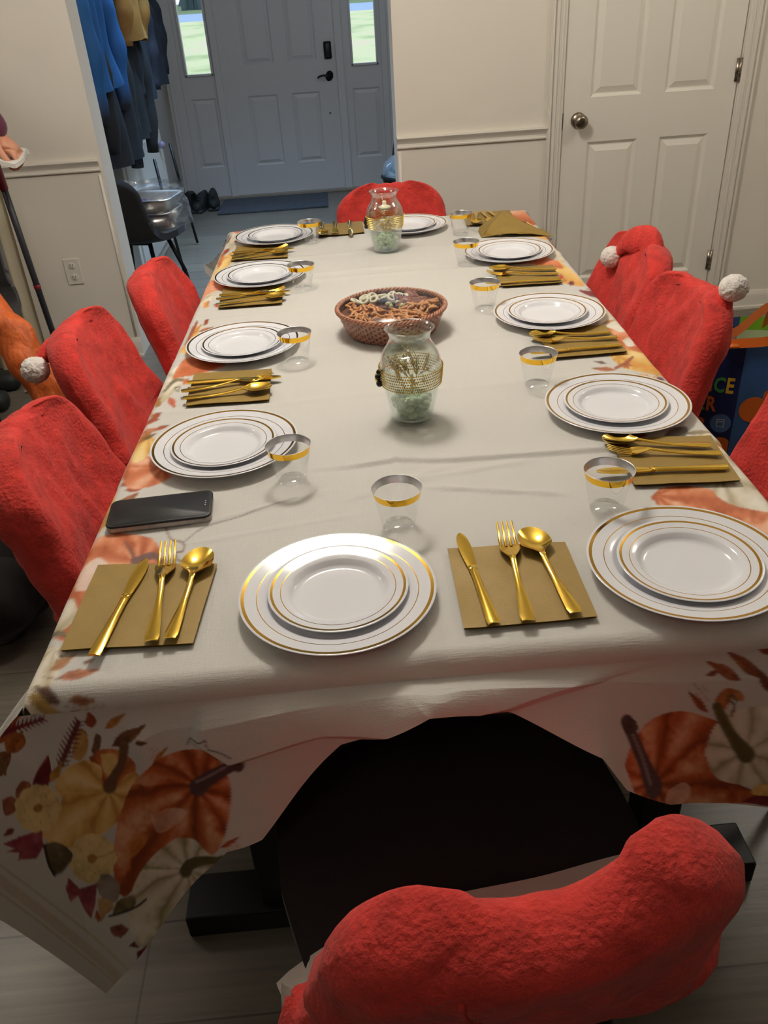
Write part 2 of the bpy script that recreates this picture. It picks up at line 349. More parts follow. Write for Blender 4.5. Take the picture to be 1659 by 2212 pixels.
m = MB(); m.add([(-30,41,.98),(30,41,.98),(30,70,1.3),(-30,70,1.3)], [(0,1,2,3)]); struct(m.out('ground_verge', pmat('far_verge', rgb(110,128,90), 1, var=.2, vscale=1), smooth=False))

# ------------------------------------------------------------------ table and cloth
xL = lambda y: -.402+.0215*(y-.76)
xR = lambda y: .600+.026*(y-1.036)
YF, YB = .750, 2.945
tb = thing('dining_table', 'long dining table with black trestle legs, hidden under the white autumn-print tablecloth', 'table', (.11, 1.85, 0))
M['tabletop'] = pmat('table_board', rgb(60,48,40), .5)
def tpart(name, boxes, mat, bev=.004):
    m = MB()
    for a, b in boxes: m.box((a[0]-.11, a[1]-1.85, a[2]), (b[0]-.11, b[1]-1.85, b[2]), bev=bev)
    return m.out(name, M[mat], tb, smooth=False)
m = MB(); c = [(xL(.80)+.02,.775),(xR(.80)-.02,.775),(xR(2.9)-.02,2.91),(xL(2.9)+.02,2.91)]
m.add([(x-.11,y-1.85,TZ-.032) for x, y in c]+[(x-.11,y-1.85,TZ-.006) for x, y in c], [(0,3,2,1),(4,5,6,7),(0,1,5,4),(1,2,6,5),(2,3,7,6),(3,0,4,7)]); m.out('tabletop', M['tabletop'], tb, smooth=False)
for yy in (.91, 2.72):
    tpart('foot', [((-.372,yy-.045,0),(.660,yy+.045,.055))], 'blackmetal')
    for xx in (-.20, .47): tpart('leg', [((xx-.035,yy-.03,.05),(xx+.035,yy+.03,TZ-.034))], 'blackmetal')
tpart('stretcher', [((.10,.94,.60),(.16,2.70,.66))], 'blackmetal')

HT = np.array([[4914.82503,1583.49981,1016.39539],[-327.70296,-33.69914,3888.37226],[.07751,2.31595,1]])     # cloth top -> print sheet
HF = np.array([[1317.43276,-401.4903,870.80337],[-87.84171,-1535.96108,2180.21182],[.02078,-.39501,1]])       # front drop -> print sheet
def sheet(H, a, b):
    w = H[2,0]*a+H[2,1]*b+H[2,2]
    return (H[0,0]*a+H[0,1]*b+H[0,2])/w, (H[1,0]*a+H[1,1]*b+H[1,2])/w
def hsh(i, j): 
    h = (i*374761393+j*668265263) & 0xffffffff; h = ((h ^ (h >> 13))*1274126177) & 0xffffffff
    return ((h ^ (h >> 16)) & 0xffff)/65535.0
def vn(x, y):
    i, j = np.floor(x).astype(np.int64), np.floor(y).astype(np.int64); u, v = x-i, y-j; u = u*u*(3-2*u); v = v*v*(3-2*v)
    return (hsh(i,j)*(1-u)+hsh(i+1,j)*u)*(1-v)+(hsh(i,j+1)*(1-u)+hsh(i+1,j+1)*u)*v
def fbm(x, y): return .5*vn(x,y)+.3*vn(2.1*x,2.1*y)+.2*vn(4.3*x+5,4.3*y+3)
class Print:
    """the autumn print: watercolour pumpkins, leaves and flowers, evaluated per cloth vertex"""
    def __init__(s, U, V):
        s.U, s.V = U, V; s.c = np.tile(np.array(rgb(208,205,198)[:3]), (len(U), 1))
        s.n1 = fbm(U/38, V/38); s.n2 = fbm(U/9+70, V/9+20)
    def mix(s, idx, col, a): a = np.asarray(a)[:, None] if np.ndim(a) else a; s.c[idx] = s.c[idx]*(1-a)+np.asarray(col)*a
    def box(s, x0, x1, y0, y1): return np.nonzero((s.U > x0) & (s.U < x1) & (s.V > y0) & (s.V < y1))[0]
    def wc(s, i, lo, mid, hi, k=None):
        """watercolour wash between three tones"""
        t = s.n1[i]*.7+s.n2[i]*.3 if k is None else k*.55+(s.n1[i]*.7+s.n2[i]*.3)*.45
        t = np.clip((t-.25)/.5, 0, 1)[:, None]
        lo, mid, hi = [np.array(rgb(*q)[:3]) for q in (lo, mid, hi)]
        return np.where(t < .5, lo+(mid-lo)*t*2, mid+(hi-mid)*(t-.5)*2)
    def inside(s, i, P):
        u, v = s.U[i], s.V[i]; r = np.zeros(len(i), bool); P = np.asarray(P, float)
        for (x0, y0), (x1, y1) in zip(P, np.roll(P, -1, 0)):
            if y0 == y1: continue
            r ^= ((y0 > v) != (y1 > v)) & (u < (x1-x0)*(v-y0)/(y1-y0)+x0)
        return r
    def poly(s, P, tones, a=1., smooth=True, k=None):
        P = np.asarray(P, float)
        if smooth and len(P) > 3: P = catmull(np.vstack([P, P[:1]]), len(P)*6)[:-1]
        i = s.box(P[:,0].min(), P[:,0].max(), P[:,1].min(), P[:,1].max()); i = i[s.inside(i, P)]
        if len(i): s.mix(i, s.wc(i, *tones, k=k(s.U[i], s.V[i]) if k else None), a)
        return i
    def pumpkin(s, P, tones, pole, ribs=7, a=1., line=(120,58,30), la=.5, ax=None):
        """ribbed body: ribs fan out from the pole (stem base)"""
        P = np.asarray(P, float); Q = catmull(np.vstack([P, P[:1]]), len(P)*6)[:-1]
        i = s.box(Q[:,0].min(), Q[:,0].max(), Q[:,1].min(), Q[:,1].max()); i = i[s.inside(i, Q)]
        if not len(i): return
        du, dv = s.U[i]-pole[0], s.V[i]-pole[1]; an = np.arctan2(dv, du)+(s.n1[i]-.5)*.25; d = np.hypot(du, dv)
        an = an+.22*np.sqrt(d/160); rib = .5+.5*np.cos(an*ribs*.8)
        R0 = np.hypot(*(Q-np.array(pole)).T).max(); sh = np.clip(1-d/R0, 0, 1)
        s.mix(i, s.wc(i, *tones, k=np.clip(.22+rib*.55+.35*(s.n1[i]-.5)-.25*np.clip(sh-.7,0,1)*3, 0, 1)), a)
        ed = np.clip((.12-rib)/.12, 0, 1)*np.clip(d/R0*3, 0, 1)*la
        s.mix(i, rgb(*line)[:3], ed)
    def line(s, pts, w, col, a=1., n=40):
        Q = catmull(pts, n); W = np.interp(np.linspace(0,1,n), np.linspace(0,1,len(w)), w) if np.ndim(w) else np.full(n, w)
        i = s.box(Q[:,0].min()-W.max(), Q[:,0].max()+W.max(), Q[:,1].min()-W.max(), Q[:,1].max()+W.max())
        if not len(i): return
        best = np.full(len(i), 9.)
        for (x0, y0), (x1, y1), w0, w1 in zip(Q[:-1], Q[1:], W[:-1], W[1:]):
            dx, dy = x1-x0, y1-y0; L = dx*dx+dy*dy+1e-9
            t = np.clip(((s.U[i]-x0)*dx+(s.V[i]-y0)*dy)/L, 0, 1)
            best = np.minimum(best, np.hypot(s.U[i]-x0-t*dx, s.V[i]-y0-t*dy)/((w0+(w1-w0)*t)*.5+.3))
        al = np.clip((1.15-best)/.3, 0, 1)*a; tone = .75+.5*s.n2[i]
        j = al > 0; s.mix(i[j], np.array(rgb(*col)[:3])*tone[j][:, None], al[j])
    def leaf(s, a, b, w, col, vein=True):
        """pointed leaf from stalk a to tip b"""
        a, b = np.array(a, float), np.array(b, float); d = b-a; L = np.hypot(*d); n = np.array([-d[1], d[0]])/L
        P = [a, a+d*.18+n*w*.36, a+d*.42+n*w*.5, a+d*.72+n*w*.3, b, a+d*.72-n*w*.3, a+d*.42-n*w*.5, a+d*.18-n*w*.36]
        dk = [int(c*.72) for c in col]; lt = [min(255, int(c*1.14+10)) for c in col]
        s.poly(P, (dk, col, lt))
        if vein: s.line([a, a+d*.4+n*w*.03, b-d*.05], max(1.5, w*.06), dk, .8, 12)
    def feather(s, a, b, w, col):
        a, b = np.array(a, float), np.array(b, float); d = b-a; n = np.array([-d[1], d[0]])/np.hypot(*d)
        for k in range(11):
            p = a+d*k/10; ww = w*(1-.06*abs(k-4)); s.line([p, p+d*.10+n*ww*.55], [5, 2], col, .9, 6); s.line([p, p+d*.10-n*ww*.55], [5, 2], col, .9, 6)
        s.line([a, (a+b)/2, b], w*.32, col, .95, 12)
    def maple(s, c, r, ang, col):
        P = []
        for k, q in enumerate((1,.42,.85,.4,.75,.35,.55,.3,.55,.35,.75,.4,.85,.42)):
            t = ang+2*pi*k/14; P.append((c[0]+r*q*cos(t), c[1]+r*q*sin(t)*.8))
        s.poly(P, ([int(x*.7) for x in col], col, [min(255, int(x*1.15)) for x in col]), smooth=False)
    def flower(s, c, r, col=(228,202,140)):
        for ring, (rr, n, pr) in enumerate(((.66,11,.34), (.36,8,.28))):
            for k in range(n):
                t = 2*pi*k/n+ring*.3; p = (c[0]+r*rr*cos(t), c[1]+r*rr*sin(t)*.95)
                q = [(p[0]+r*pr*cos(e), p[1]+r*pr*sin(e)) for e in np.linspace(0, 2*pi, 9)[:-1]]
                s.poly(q, ([int(x*.86) for x in col], col, [min(255, int(x*1.06)) for x in col]))
                s.line([(c[0]+r*(rr-.3)*cos(t+.28), c[1]+r*(rr-.3)*sin(t+.28)), (c[0]+r*(rr+.22)*cos(t+.28), c[1]+r*(rr+.22)*sin(t+.28))], 2.5, (150,112,62), .55, 6)
        s.poly([(c[0]+r*.2*cos(e), c[1]+r*.17*sin(e)) for e in np.linspace(0, 2*pi, 9)[:-1]], ((120,84,40), (165,120,60), (196,150,86)))
ORG = ((168,84,44), (214,128,84), (240,186,152)); DOR = ((140,62,24), (190,98,52), (226,170,130)); YEL = ((206,150,70), (232,190,112), (244,216,150))
WHT = ((186,172,140), (226,216,194), (240,234,220)); RUST = (168,82,50); MAR = (122,36,46); BRN = (120,78,48); OCH = (206,148,66); OLV = (96,88,58)
def paint_front(p):
    o = lambda P: [(x/2.37, 1400+y/2.37) for x, y in P]; q = lambda *a: (a[0]/2.37, 1400+a[1]/2.37)
    # tan border stripes along the hem
    for a, b, w, al in (((-160,1775),(300,2108),6,.55), ((-160,1806),(285,2140),24,.5), ((-160,1838),(270,2154),6,.55)): p.line([a, ((a[0]+b[0])/2,(a[1]+b[1])/2), b], w, (190,166,128), al)
    # leaves above
    p.leaf(q(290,250), q(172,196), 26, (92,66,48)); p.leaf(q(330,246), q(476,240), 17, (150,96,58)); p.leaf(q(310,290), q(420,340), 18, (150,88,52))
    p.poly(o([(130,230),(182,222),(240,270),(284,322),(228,332),(160,290)]), ((140,110,56),(176,144,80),(196,164,104)))
    p.leaf(q(165,325), q(20,375), 34, (84,64,44)); p.line(o([(240,262),(330,270),(420,290),(500,280)]), 1.6, BRN, .7)
    for k in range(7): p.line([q(380+k*18,275), q(390+k*18,262+8*(k % 2))], 2.4, (160,130,90), .7, 5)
    # rust cluster at the far left
    p.poly(o([(-60,400),(0,392),(60,372),(122,368),(60,440),(40,520),(-60,540)]), ([120,50,36],RUST,(190,110,80))); p.feather(q(-30,510), q(190,432), 26, MAR)
    p.poly(o([(-10,520),(40,500),(90,510),(104,560),(60,594),(10,580)]), ((120,62,28),(170,98,46),(190,124,70))); p.poly(o([(-60,600),(0,580),(36,600),(20,660),(-20,700)]), ((100,60,36),(150,96,60),(176,122,84)))
    p.leaf(q(-30,600), q(10,700), 26, (150,110,70))
    # leaves behind the pumpkins
    p.leaf(q(450,480), q(432,392), 26, (160,76,48)); p.leaf(q(518,482), q(624,402), 18, (176,120,60)); p.leaf(q(556,560), q(732,452), 24, (128,80,48)); p.leaf(q(680,520), q(746,530), 11, (120,80,54))
    p.poly(o([(372,480),(420,500),(432,580),(390,632),(348,600)]), ((150,110,60),(190,146,84),(206,166,104))); p.poly(o([(470,505),(498,520),(490,580),(450,590)]), ((90,60,44),(134,96,66),(160,120,88)))
    p.feather(q(290,660), q(378,452), 34, (104,32,42))
    for k in range(10): p.line([q(760+6*k,570+(k*37 % 60)), q(768+6*k,560+(k*37 % 60))], 2, (176,150,100), .6, 4)
    p.poly(o([(225,608),(244,700),(214,772),(150,764),(168,690)]), ((96,28,42),MAR,(160,70,80))); p.leaf(q(240,740), q(300,640), 20, OCH)
    p.line(o([(950,545),(968,512),(1028,500),(1050,486),(1058,528),(1120,545),(1180,572)]), 2.6, (84,66,56), .9)
    p.leaf(q(770,640), q(850,556), 11, (176,116,64))
    # yellow pumpkin with an orange back
    p.pumpkin(o([(436,618),(500,578),(570,574),(640,600),(686,650),(660,720),(580,780),(520,770),(480,690)]), ((170,80,40),(204,116,60),(226,170,110)), q(540,770), 6)
    p.pumpkin(o([(420,628),(330,664),(262,760),(300,830),(196,950),(232,1030),(340,1062),(500,1002),(640,884),(700,700),(640,700),(560,792),(512,750),(500,660)]), ((200,146,72),(228,186,110),(240,212,150)), q(545,785), 9, line=(176,112,44))
    p.poly(o([(500,600),(570,598),(590,650),(570,712),(520,690)]), ((206,160,84),(226,190,112),(236,206,140)))
    p.line(o([(622,556),(610,640),(570,712),(548,760)]), [22,18,20,30], (112,78,54))
    # big orange pumpkin
    p.pumpkin(o([(1100,596),(1000,566),(860,592),(740,660),(660,760),(610,880),(580,1000),(570,1120),(590,1240),(640,1290),(740,1200),(860,1110),(1000,1080),(1090,1060),(1150,960),(1182,790),(1160,680)]), DOR, q(1010,742), 11, line=(122,50,18), la=.75)
    p.poly(o([(760,890),(860,860),(950,870),(900,940),(800,980)]), ((214,150,116),(230,190,160),(240,214,190)), .6); p.poly(o([(640,1030),(700,990),(750,1010),(700,1090),(630,1110)]), ((176,96,36),(200,124,52),(216,150,80)), .7)
    p.line(o([(1006,748),(1060,706),(1130,668),(1190,640),(1216,640)]), [36,30,24,22,26], (86,62,62)); p.line(o([(1000,722),(1080,684),(1200,620)]), 5, (150,128,128), .7)
    # white gourd
    p.pumpkin(o([(655,1310),(700,1200),(770,1110),(850,1040),(900,1012),(990,1008),(1060,1056),(1180,1098),(1100,1180),(1000,1280),(800,1500),(716,1512),(670,1440)]), ((168,156,124),(214,206,184),(232,226,212)), q(960,1170), 12, line=(150,140,96), la=.8)
    p.line(o([(944,1180),(970,1140),(1050,1100),(1120,1078),(1140,1060)]), [26,24,18,14,10], (92,84,48)); p.line(o([(1080,1130),(1110,1142),(1140,1128),(1160,1110)]), 4, (80,74,50))
    p.leaf(q(1130,1012), q(1224,956), 10, RUST)
    for k in range(8): p.line([q(1170+8*k,1020-(k*29 % 40)), q(1176+8*k,1012-(k*29 % 40))], 2, (170,120,80), .7, 4)
    # nuts, flowers and leaves in front
    p.poly(o([(62,770),(96,728),(142,748),(136,810),(96,832),(66,810)]), ((110,60,40),(156,96,64),(180,124,90))); p.poly(o([(-6,820),(40,800),(72,830),(60,880),(10,892)]), ((100,54,40),(150,84,60),(170,110,84)))
    p.maple(q(120,1060), 44, radians_(165), (140,52,66)); p.poly(o([(0,1040),(90,1000),(200,968),(212,1050),(176,1112),(74,1122),(112,1080)]), ((110,34,48),(146,58,72),(170,90,100)), smooth=False)
    p.poly(o([(340,1208),(400,1262),(490,1228),(484,1330),(460,1412),(420,1360),(392,1300),(352,1334),(328,1262)]), ((110,40,48),(150,66,76),(176,104,110)), smooth=False)
    p.leaf(q(60,960), q(4,1000), 14, (120,60,40))
    p.flower(q(180,865), 52); p.flower(q(462,1112), 54)
    p.poly(o([(214,1040),(270,1032),(330,1060),(362,1100),(330,1160),(280,1194),(236,1150)]), ((70,58,38),(104,92,62),(130,116,84))); p.line(o([(216,1050),(240,1140),(270,1196)]), 6, (52,44,34))
    p.poly(o([(510,1186),(560,1190),(606,1240),(600,1300),(560,1322),(510,1290),(490,1240)]), ((110,98,90),(146,134,122),(164,154,140)))
    p.poly(o([(496,1300),(560,1310),(580,1340),(540,1380),(506,1420),(500,1360)]), ((150,112,64),(186,150,98),(204,172,124)))
    p.poly(o([(570,1380),(600,1310),(680,1288),(690,1330),(640,1360)]), ((80,70,46),(120,106,74),(140,126,92))); p.line(o([(556,1386),(640,1360),(700,1336),(744,1308)]), 4, (50,44,36))
    p.poly(o([(556,1440),(620,1416),(664,1440),(620,1486),(576,1480)]), ((100,50,38),(146,84,62),(170,110,86)), smooth=False); p.poly(o([(704,1540),(756,1510),(740,1560),(706,1582)]), ((96,32,34),(130,50,48),(150,80,76)), smooth=False)
    p.leaf(q(500,1420), q(490,1360), 12, RUST); p.poly(o([(656,1520),(690,1494),(720,1524)]), ((96,32,34),(130,50,48),(150,80,76)), smooth=False)
    # right-hand corner
    o = lambda P: [(550+x/1.496, 1400+y/1.496) for x, y in P]; q = lambda *a: (550+a[0]/1.496, 1400+a[1]/1.496)
    p.leaf(q(1592,138), q(1482,82), 24, (150,86,56)); p.leaf(q(1520,116), q(1478,126), 12, (140,80,56)); p.leaf(q(1482,242), q(1418,172), 17, (150,80,44)); p.leaf(q(1660,130), q(1548,46), 26, (150,84,52)); p.leaf(q(1720,60), q(1620,10), 26, RUST); p.leaf(q(1700,180), q(1640,96), 24, (130,76,50))
    for k in range(9): p.line([q(1440+5*k,150+(k*31 % 50)), q(1446+5*k,156+(k*31 % 50))], 3, (170,130,90), .7, 4)
    p.pumpkin(o([(1196,380),(1230,320),(1290,262),(1370,236),(1450,246),(1530,290),(1530,420),(1600,480),(1700,500),(1680,530),(1500,536),(1300,520),(1232,470)]), DOR, q(1292,440), 11, line=(122,50,18), la=.7)
    p.poly(o([(1340,470),(1400,456),(1420,490),(1380,520),(1330,505)]), ((220,170,140),(234,200,176),(240,216,196)), .7)
    p.line(o([(1214,262),(1228,300),(1262,380),(1292,452)]), [28,24,26,40], (88,66,64)); p.line(o([(1226,290),(1256,360),(1280,440)]), 7, (140,120,124), .7); p.poly(o([(1196,268),(1216,252),(1244,262),(1246,290),(1210,296)]), ((70,50,48),(96,72,70),(120,100,98)))
    p.poly(o([(1505,200),(1540,164),(1590,172),(1600,204),(1560,200),(1530,240)]), ((150,80,40),(190,122,70),(204,150,100)))
    p.pumpkin(o([(1470,370),(1500,290),(1560,240),(1640,220),(1760,240),(1780,400),(1700,470),(1560,470),(1500,440)]), ((176,164,132),(216,208,186),(234,228,214)), q(1604,366), 10, line=(150,140,100), la=.7)
    p.line(o([(1512,222),(1530,260),(1560,316),(1604,372)]), [20,24,24,40], (98,88,52)); p.line(o([(1560,250),(1568,216),(1548,196),(1566,186),(1576,204)]), 5, (104,92,60))
    p.poly(o([(1620,500),(1640,470),(1700,476),(1700,520)]), YEL); p.poly(o([(1590,530),(1640,506),(1720,514),(1700,540)]), ((100,34,44),MAR,(150,80,84)))
radians_ = R
def paint_top(p):
    # left border, near to far
    p.pumpkin([(255,1150),(330,1165),(350,1215),(330,1290),(260,1345),(150,1390),(90,1330),(130,1230),(190,1170)], ORG, (300,1215), 10, line=(190,98,58)); p.poly([(165,1235),(210,1205),(235,1225),(215,1265),(165,1275)], ((236,206,186),(240,220,206),(240,226,214)), .8)
    p.line([(270,1170),(285,1195),(292,1225)], [4,6,10], (110,74,66)); p.line([(292,1215),(330,1200),(352,1215)], [20,14,12], (118,84,78))
    p.pumpkin([(70,1330),(110,1292),(150,1290),(168,1320),(150,1352),(90,1385),(40,1390)], WHT, (100,1372), 9, line=(160,146,110)); p.line([(70,1400),(100,1372),(130,1368),(156,1382)], [10,12,12,8], (112,104,80))
    p.pumpkin([(30,1440),(80,1400),(125,1398),(140,1425),(110,1480),(60,1530),(0,1540)], WHT, (120,1400), 10, line=(160,146,110)); p.line([(140,1392),(128,1412),(140,1425),(132,1436),(122,1426)], 4.5, (112,88,64))
    p.leaf((108,1450), (165,1412), 18, (180,128,84)); p.leaf((125,1466), (216,1446), 22, (158,98,66)); p.line([(95,1463),(125,1466)], 2, BRN); p.leaf((178,1434), (205,1424), 9, (130,84,66))
    p.line([(358,1140),(370,1165),(395,1172),(396,1190),(380,1195),(384,1210),(396,1214),(392,1230)], 4, (128,92,88), .9); p.line([(396,1172),(440,1140),(520,1115),(640,1075)], 2, (120,112,110), .8)
    for a, b, w, c in (((215,1140),(262,1085),26,OCH), ((222,1120),(250,1050),22,YEL[1]), ((250,1100),(300,1064),20,(150,96,66)), ((205,1150),(232,1110),18,(196,150,80)), ((270,1060),(318,1050),14,RUST), ((262,1050),(290,1036),12,RUST)): p.leaf(a, b, w, c)
    p.pumpkin([(262,1030),(280,990),(320,985),(355,1012),(372,1030),(330,1050),(280,1056)], ORG, (352,1010), 9, line=(196,110,70))
    p.pumpkin([(285,970),(300,940),(325,936),(333,955),(318,985),(290,1000)], YEL, (322,946), 7, line=(190,120,50)); p.leaf((300,955), (330,930), 14, (196,120,60)); p.leaf((310,950), (338,936), 8, (120,92,50))
    for a, b, w, c in (((300,935),(352,925),10,(170,110,80)), ((310,915),(345,905),9,RUST), ((325,906),(350,893),11,RUST), ((335,928),(368,918),8,RUST), ((300,925),(318,905),10,(178,84,60)), ((330,905),(322,890),8,OCH)): p.leaf(a, b, w, c, False)
    p.leaf((366,858), (378,882), 16, (190,98,66)); p.leaf((335,880), (352,852), 18, OCH)
    p.pumpkin([(345,835),(370,800),(395,790),(402,815),(385,835),(350,870)], WHT, (395,826), 8, line=(170,156,120)); p.line([(355,845),(378,822),(402,822)], [6,7,6], (124,114,86)); p.line([(382,845),(378,838),(388,836),(386,846)], 2.5, (120,104,72)); p.leaf((395,830), (408,818), 12, (200,110,70))
    p.pumpkin([(370,820),(395,780),(440,768),(475,778),(486,790),(440,806),(392,815)], ORG, (486,786), 9, line=(206,110,66))
    p.pumpkin([(388,760),(410,728),(436,722),(440,742),(415,766)], YEL, (436,728), 7, line=(200,120,50)); p.leaf((405,735), (436,700), 14, OCH); p.leaf((430,716), (462,706), 7, (176,110,70)); p.leaf((440,702), (452,690), 8, RUST); p.leaf((400,745), (414,720), 8, (150,90,60)); p.leaf((408,728), (428,692), 9, (150,80,60))
    p.pumpkin([(420,665),(440,630),(462,625),(466,640),(446,655)], WHT, (460,636), 7, line=(170,150,110)); p.leaf((440,665), (452,650), 14, (224,160,90)); p.leaf((462,658), (478,664), 8, (190,84,60)); p.line([(440,640),(452,628),(470,626)], 4, (130,118,90))
    p.pumpkin([(425,655),(445,615),(470,600),(520,610),(500,622),(455,632)], ORG, (505,606), 8, line=(206,110,66)); p.pumpkin([(455,600),(475,565),(500,545),(508,555),(490,580),(470,606)], YEL, (500,556), 6, line=(206,120,60))
    p.leaf((470,580), (486,540), 12, (204,124,70)); p.leaf((480,550), (500,534), 8, RUST); p.leaf((472,548), (486,520), 8, MAR); p.leaf((490,525), (505,505), 9, MAR); p.poly([(490,530),(505,500),(520,490),(516,520),(500,540)], WHT); p.leaf((505,522), (530,514), 7, ORG[1]); p.leaf((540,535), (556,530), 5, RUST)
    p.poly([(500,500),(520,484),(560,478),(540,490),(516,505)], ORG)
    # right border, near to far
    p.pumpkin([(1405,1075),(1430,1054),(1500,1050),(1600,1075),(1700,1120),(1740,1220),(1600,1180),(1450,1110)], ORG, (1420,1068), 12, line=(202,112,70)); p.pumpkin([(1530,1045),(1580,1005),(1660,1010),(1760,1080),(1720,1110),(1620,1100),(1560,1080)], WHT, (1560,1030), 9, line=(166,150,110)); p.line([(1545,1010),(1560,1030),(1562,1050)], 5, (150,136,100))
    p.pumpkin([(1515,985),(1550,950),(1600,960),(1650,1010),(1640,1030),(1570,1010)], WHT, (1530,970), 8, line=(176,156,120)); p.leaf((1545,960), (1600,965), 14, (206,160,110)); p.leaf((1580,985), (1640,1010), 14, (160,130,90))
    p.poly([(1430,950),(1450,928),(1485,925),(1478,950),(1450,958)], ((70,62,56),(104,94,84),(130,120,108))); p.leaf((1400,945), (1330,935), 18, MAR); p.leaf((1500,950), (1556,925), 18, (220,204,176)); p.leaf((1480,940), (1540,935), 12, (150,136,110))
    p.pumpkin([(1318,770),(1340,742),(1380,740),(1420,775),(1440,810),(1390,806),(1345,795)], YEL, (1336,770), 8, line=(226,150,70)); p.pumpkin([(1285,745),(1290,710),(1330,702),(1372,730),(1390,760),(1340,752)], ORG, (1290,720), 8, line=(206,104,60)); p.poly([(1345,735),(1360,728),(1372,745),(1356,748)], WHT)
    p.maple((1352,788), 18, .2, (196,110,70)); p.line([(1330,795),(1350,785),(1366,772)], 6, (150,82,60)); p.leaf((1330,800), (1278,795), 12, (190,120,90)); p.leaf((1310,785), (1282,780), 6, (130,96,80))
    for c, r in (((1392,816),16), ((1425,822),18), ((1440,835),14)): p.maple(c, r, c[0]*.1, (112,40,58))
    p.leaf((1370,812), (1412,818), 12, (226,160,80)); p.leaf((1385,826), (1420,812), 8, YEL[1])
    p.pumpkin([(1240,660),(1262,640),(1300,660),(1350,710),(1330,715),(1280,690)], WHT, (1256,650), 8, line=(186,160,120)); p.leaf((1300,640), (1250,628), 12, (128,52,56)); p.leaf((1296,634), (1270,624), 7, MAR); p.leaf((1300,700), (1330,690), 8, (200,150,100))
    p.pumpkin([(1150,592),(1165,565),(1200,562),(1240,588),(1262,618),(1210,610)], YEL, (1160,582), 7, line=(236,160,90)); p.pumpkin([(1086,575),(1088,558),(1140,548),(1195,560),(1215,580),(1150,572)], ORG, (1090,566), 9, line=(214,96,56)); p.leaf((1085,562), (1064,566), 6, (70,60,60)); p.maple((1210,598), 13, .6, (178,74,60)); p.maple((1234,611), 12, .9, (112,40,58)); p.leaf((1200,610), (1225,605), 8, OCH); p.poly([(1190,545),(1205,545),(1225,565),(1210,566)], WHT)
    p.pumpkin([(1080,470),(1090,456),(1130,454),(1160,480),(1140,488),(1110,478)], ORG, (1088,460), 7, line=(214,96,56)); p.pumpkin([(1105,485),(1120,476),(1150,486),(1185,515),(1150,512)], YEL, (1112,482), 7, line=(226,140,80)); p.maple((1132,482), 9, .4, (168,66,56)); p.maple((1118,488), 7, .9, (190,90,60)); p.pumpkin([(1178,512),(1195,508),(1225,545),(1205,540)], ORG, (1184,515), 5, line=(214,110,70))

def cloth_crease(x, y):
    """packing folds and small wrinkles on the table top (height in metres)"""
    z = .0012*(fbm(x*7+3, y*7+9)-.5)
    def ridge(d, w): return np.exp(-(d/w)**2)
    z += .0030*ridge(x-.07-.004*np.sin(y*9), .006)*(1-.5*np.clip((y-1.4)/1.0,0,1))
    # stepped fold across the table
    d = y-(1.215-.03*x+.012*np.exp(-((x-.07)/.05)**2)); z += .0062*np.exp(-np.clip(d,0,9)/.05)*np.clip(1+d/.010, 0, 1)*np.clip((x+.12)/.15, .25, 1)
    for y0, a, sl in ((1.50,.0022,.02), (1.77,.0020,-.02), (2.04,.0024,.015), (2.31,.0032,-.02), (2.37,.0040,.03), (2.56,.0026,.01), (2.78,.0022,0)): z += a*ridge(y-y0-sl*x-.006*np.sin(x*14+y0*5), .012)
    def seg(a, b, h, w):
        ax, ay = a; dx, dy = b[0]-ax, b[1]-ay; L2 = dx*dx+dy*dy; t = ((x-ax)*dx+(y-ay)*dy)/L2
        d = np.abs((x-ax)*dy-(y-ay)*dx)/math.sqrt(L2); return h*ridge(d+.002*np.sin(t*20), w)*np.clip(np.minimum(t, 1-t)*6, 0, 1)
    z += seg((.09,1.135),(.33,1.07),.0042,.006)+seg((-.30,1.06),(-.03,1.15),.0022,.006)+seg((-.03,1.10),(.16,1.20),.0026,.007)+seg((.05,1.15),(.30,1.19),.0024,.008)+seg((-.28,1.02),(.02,1.07),.0016,.006)
    return z
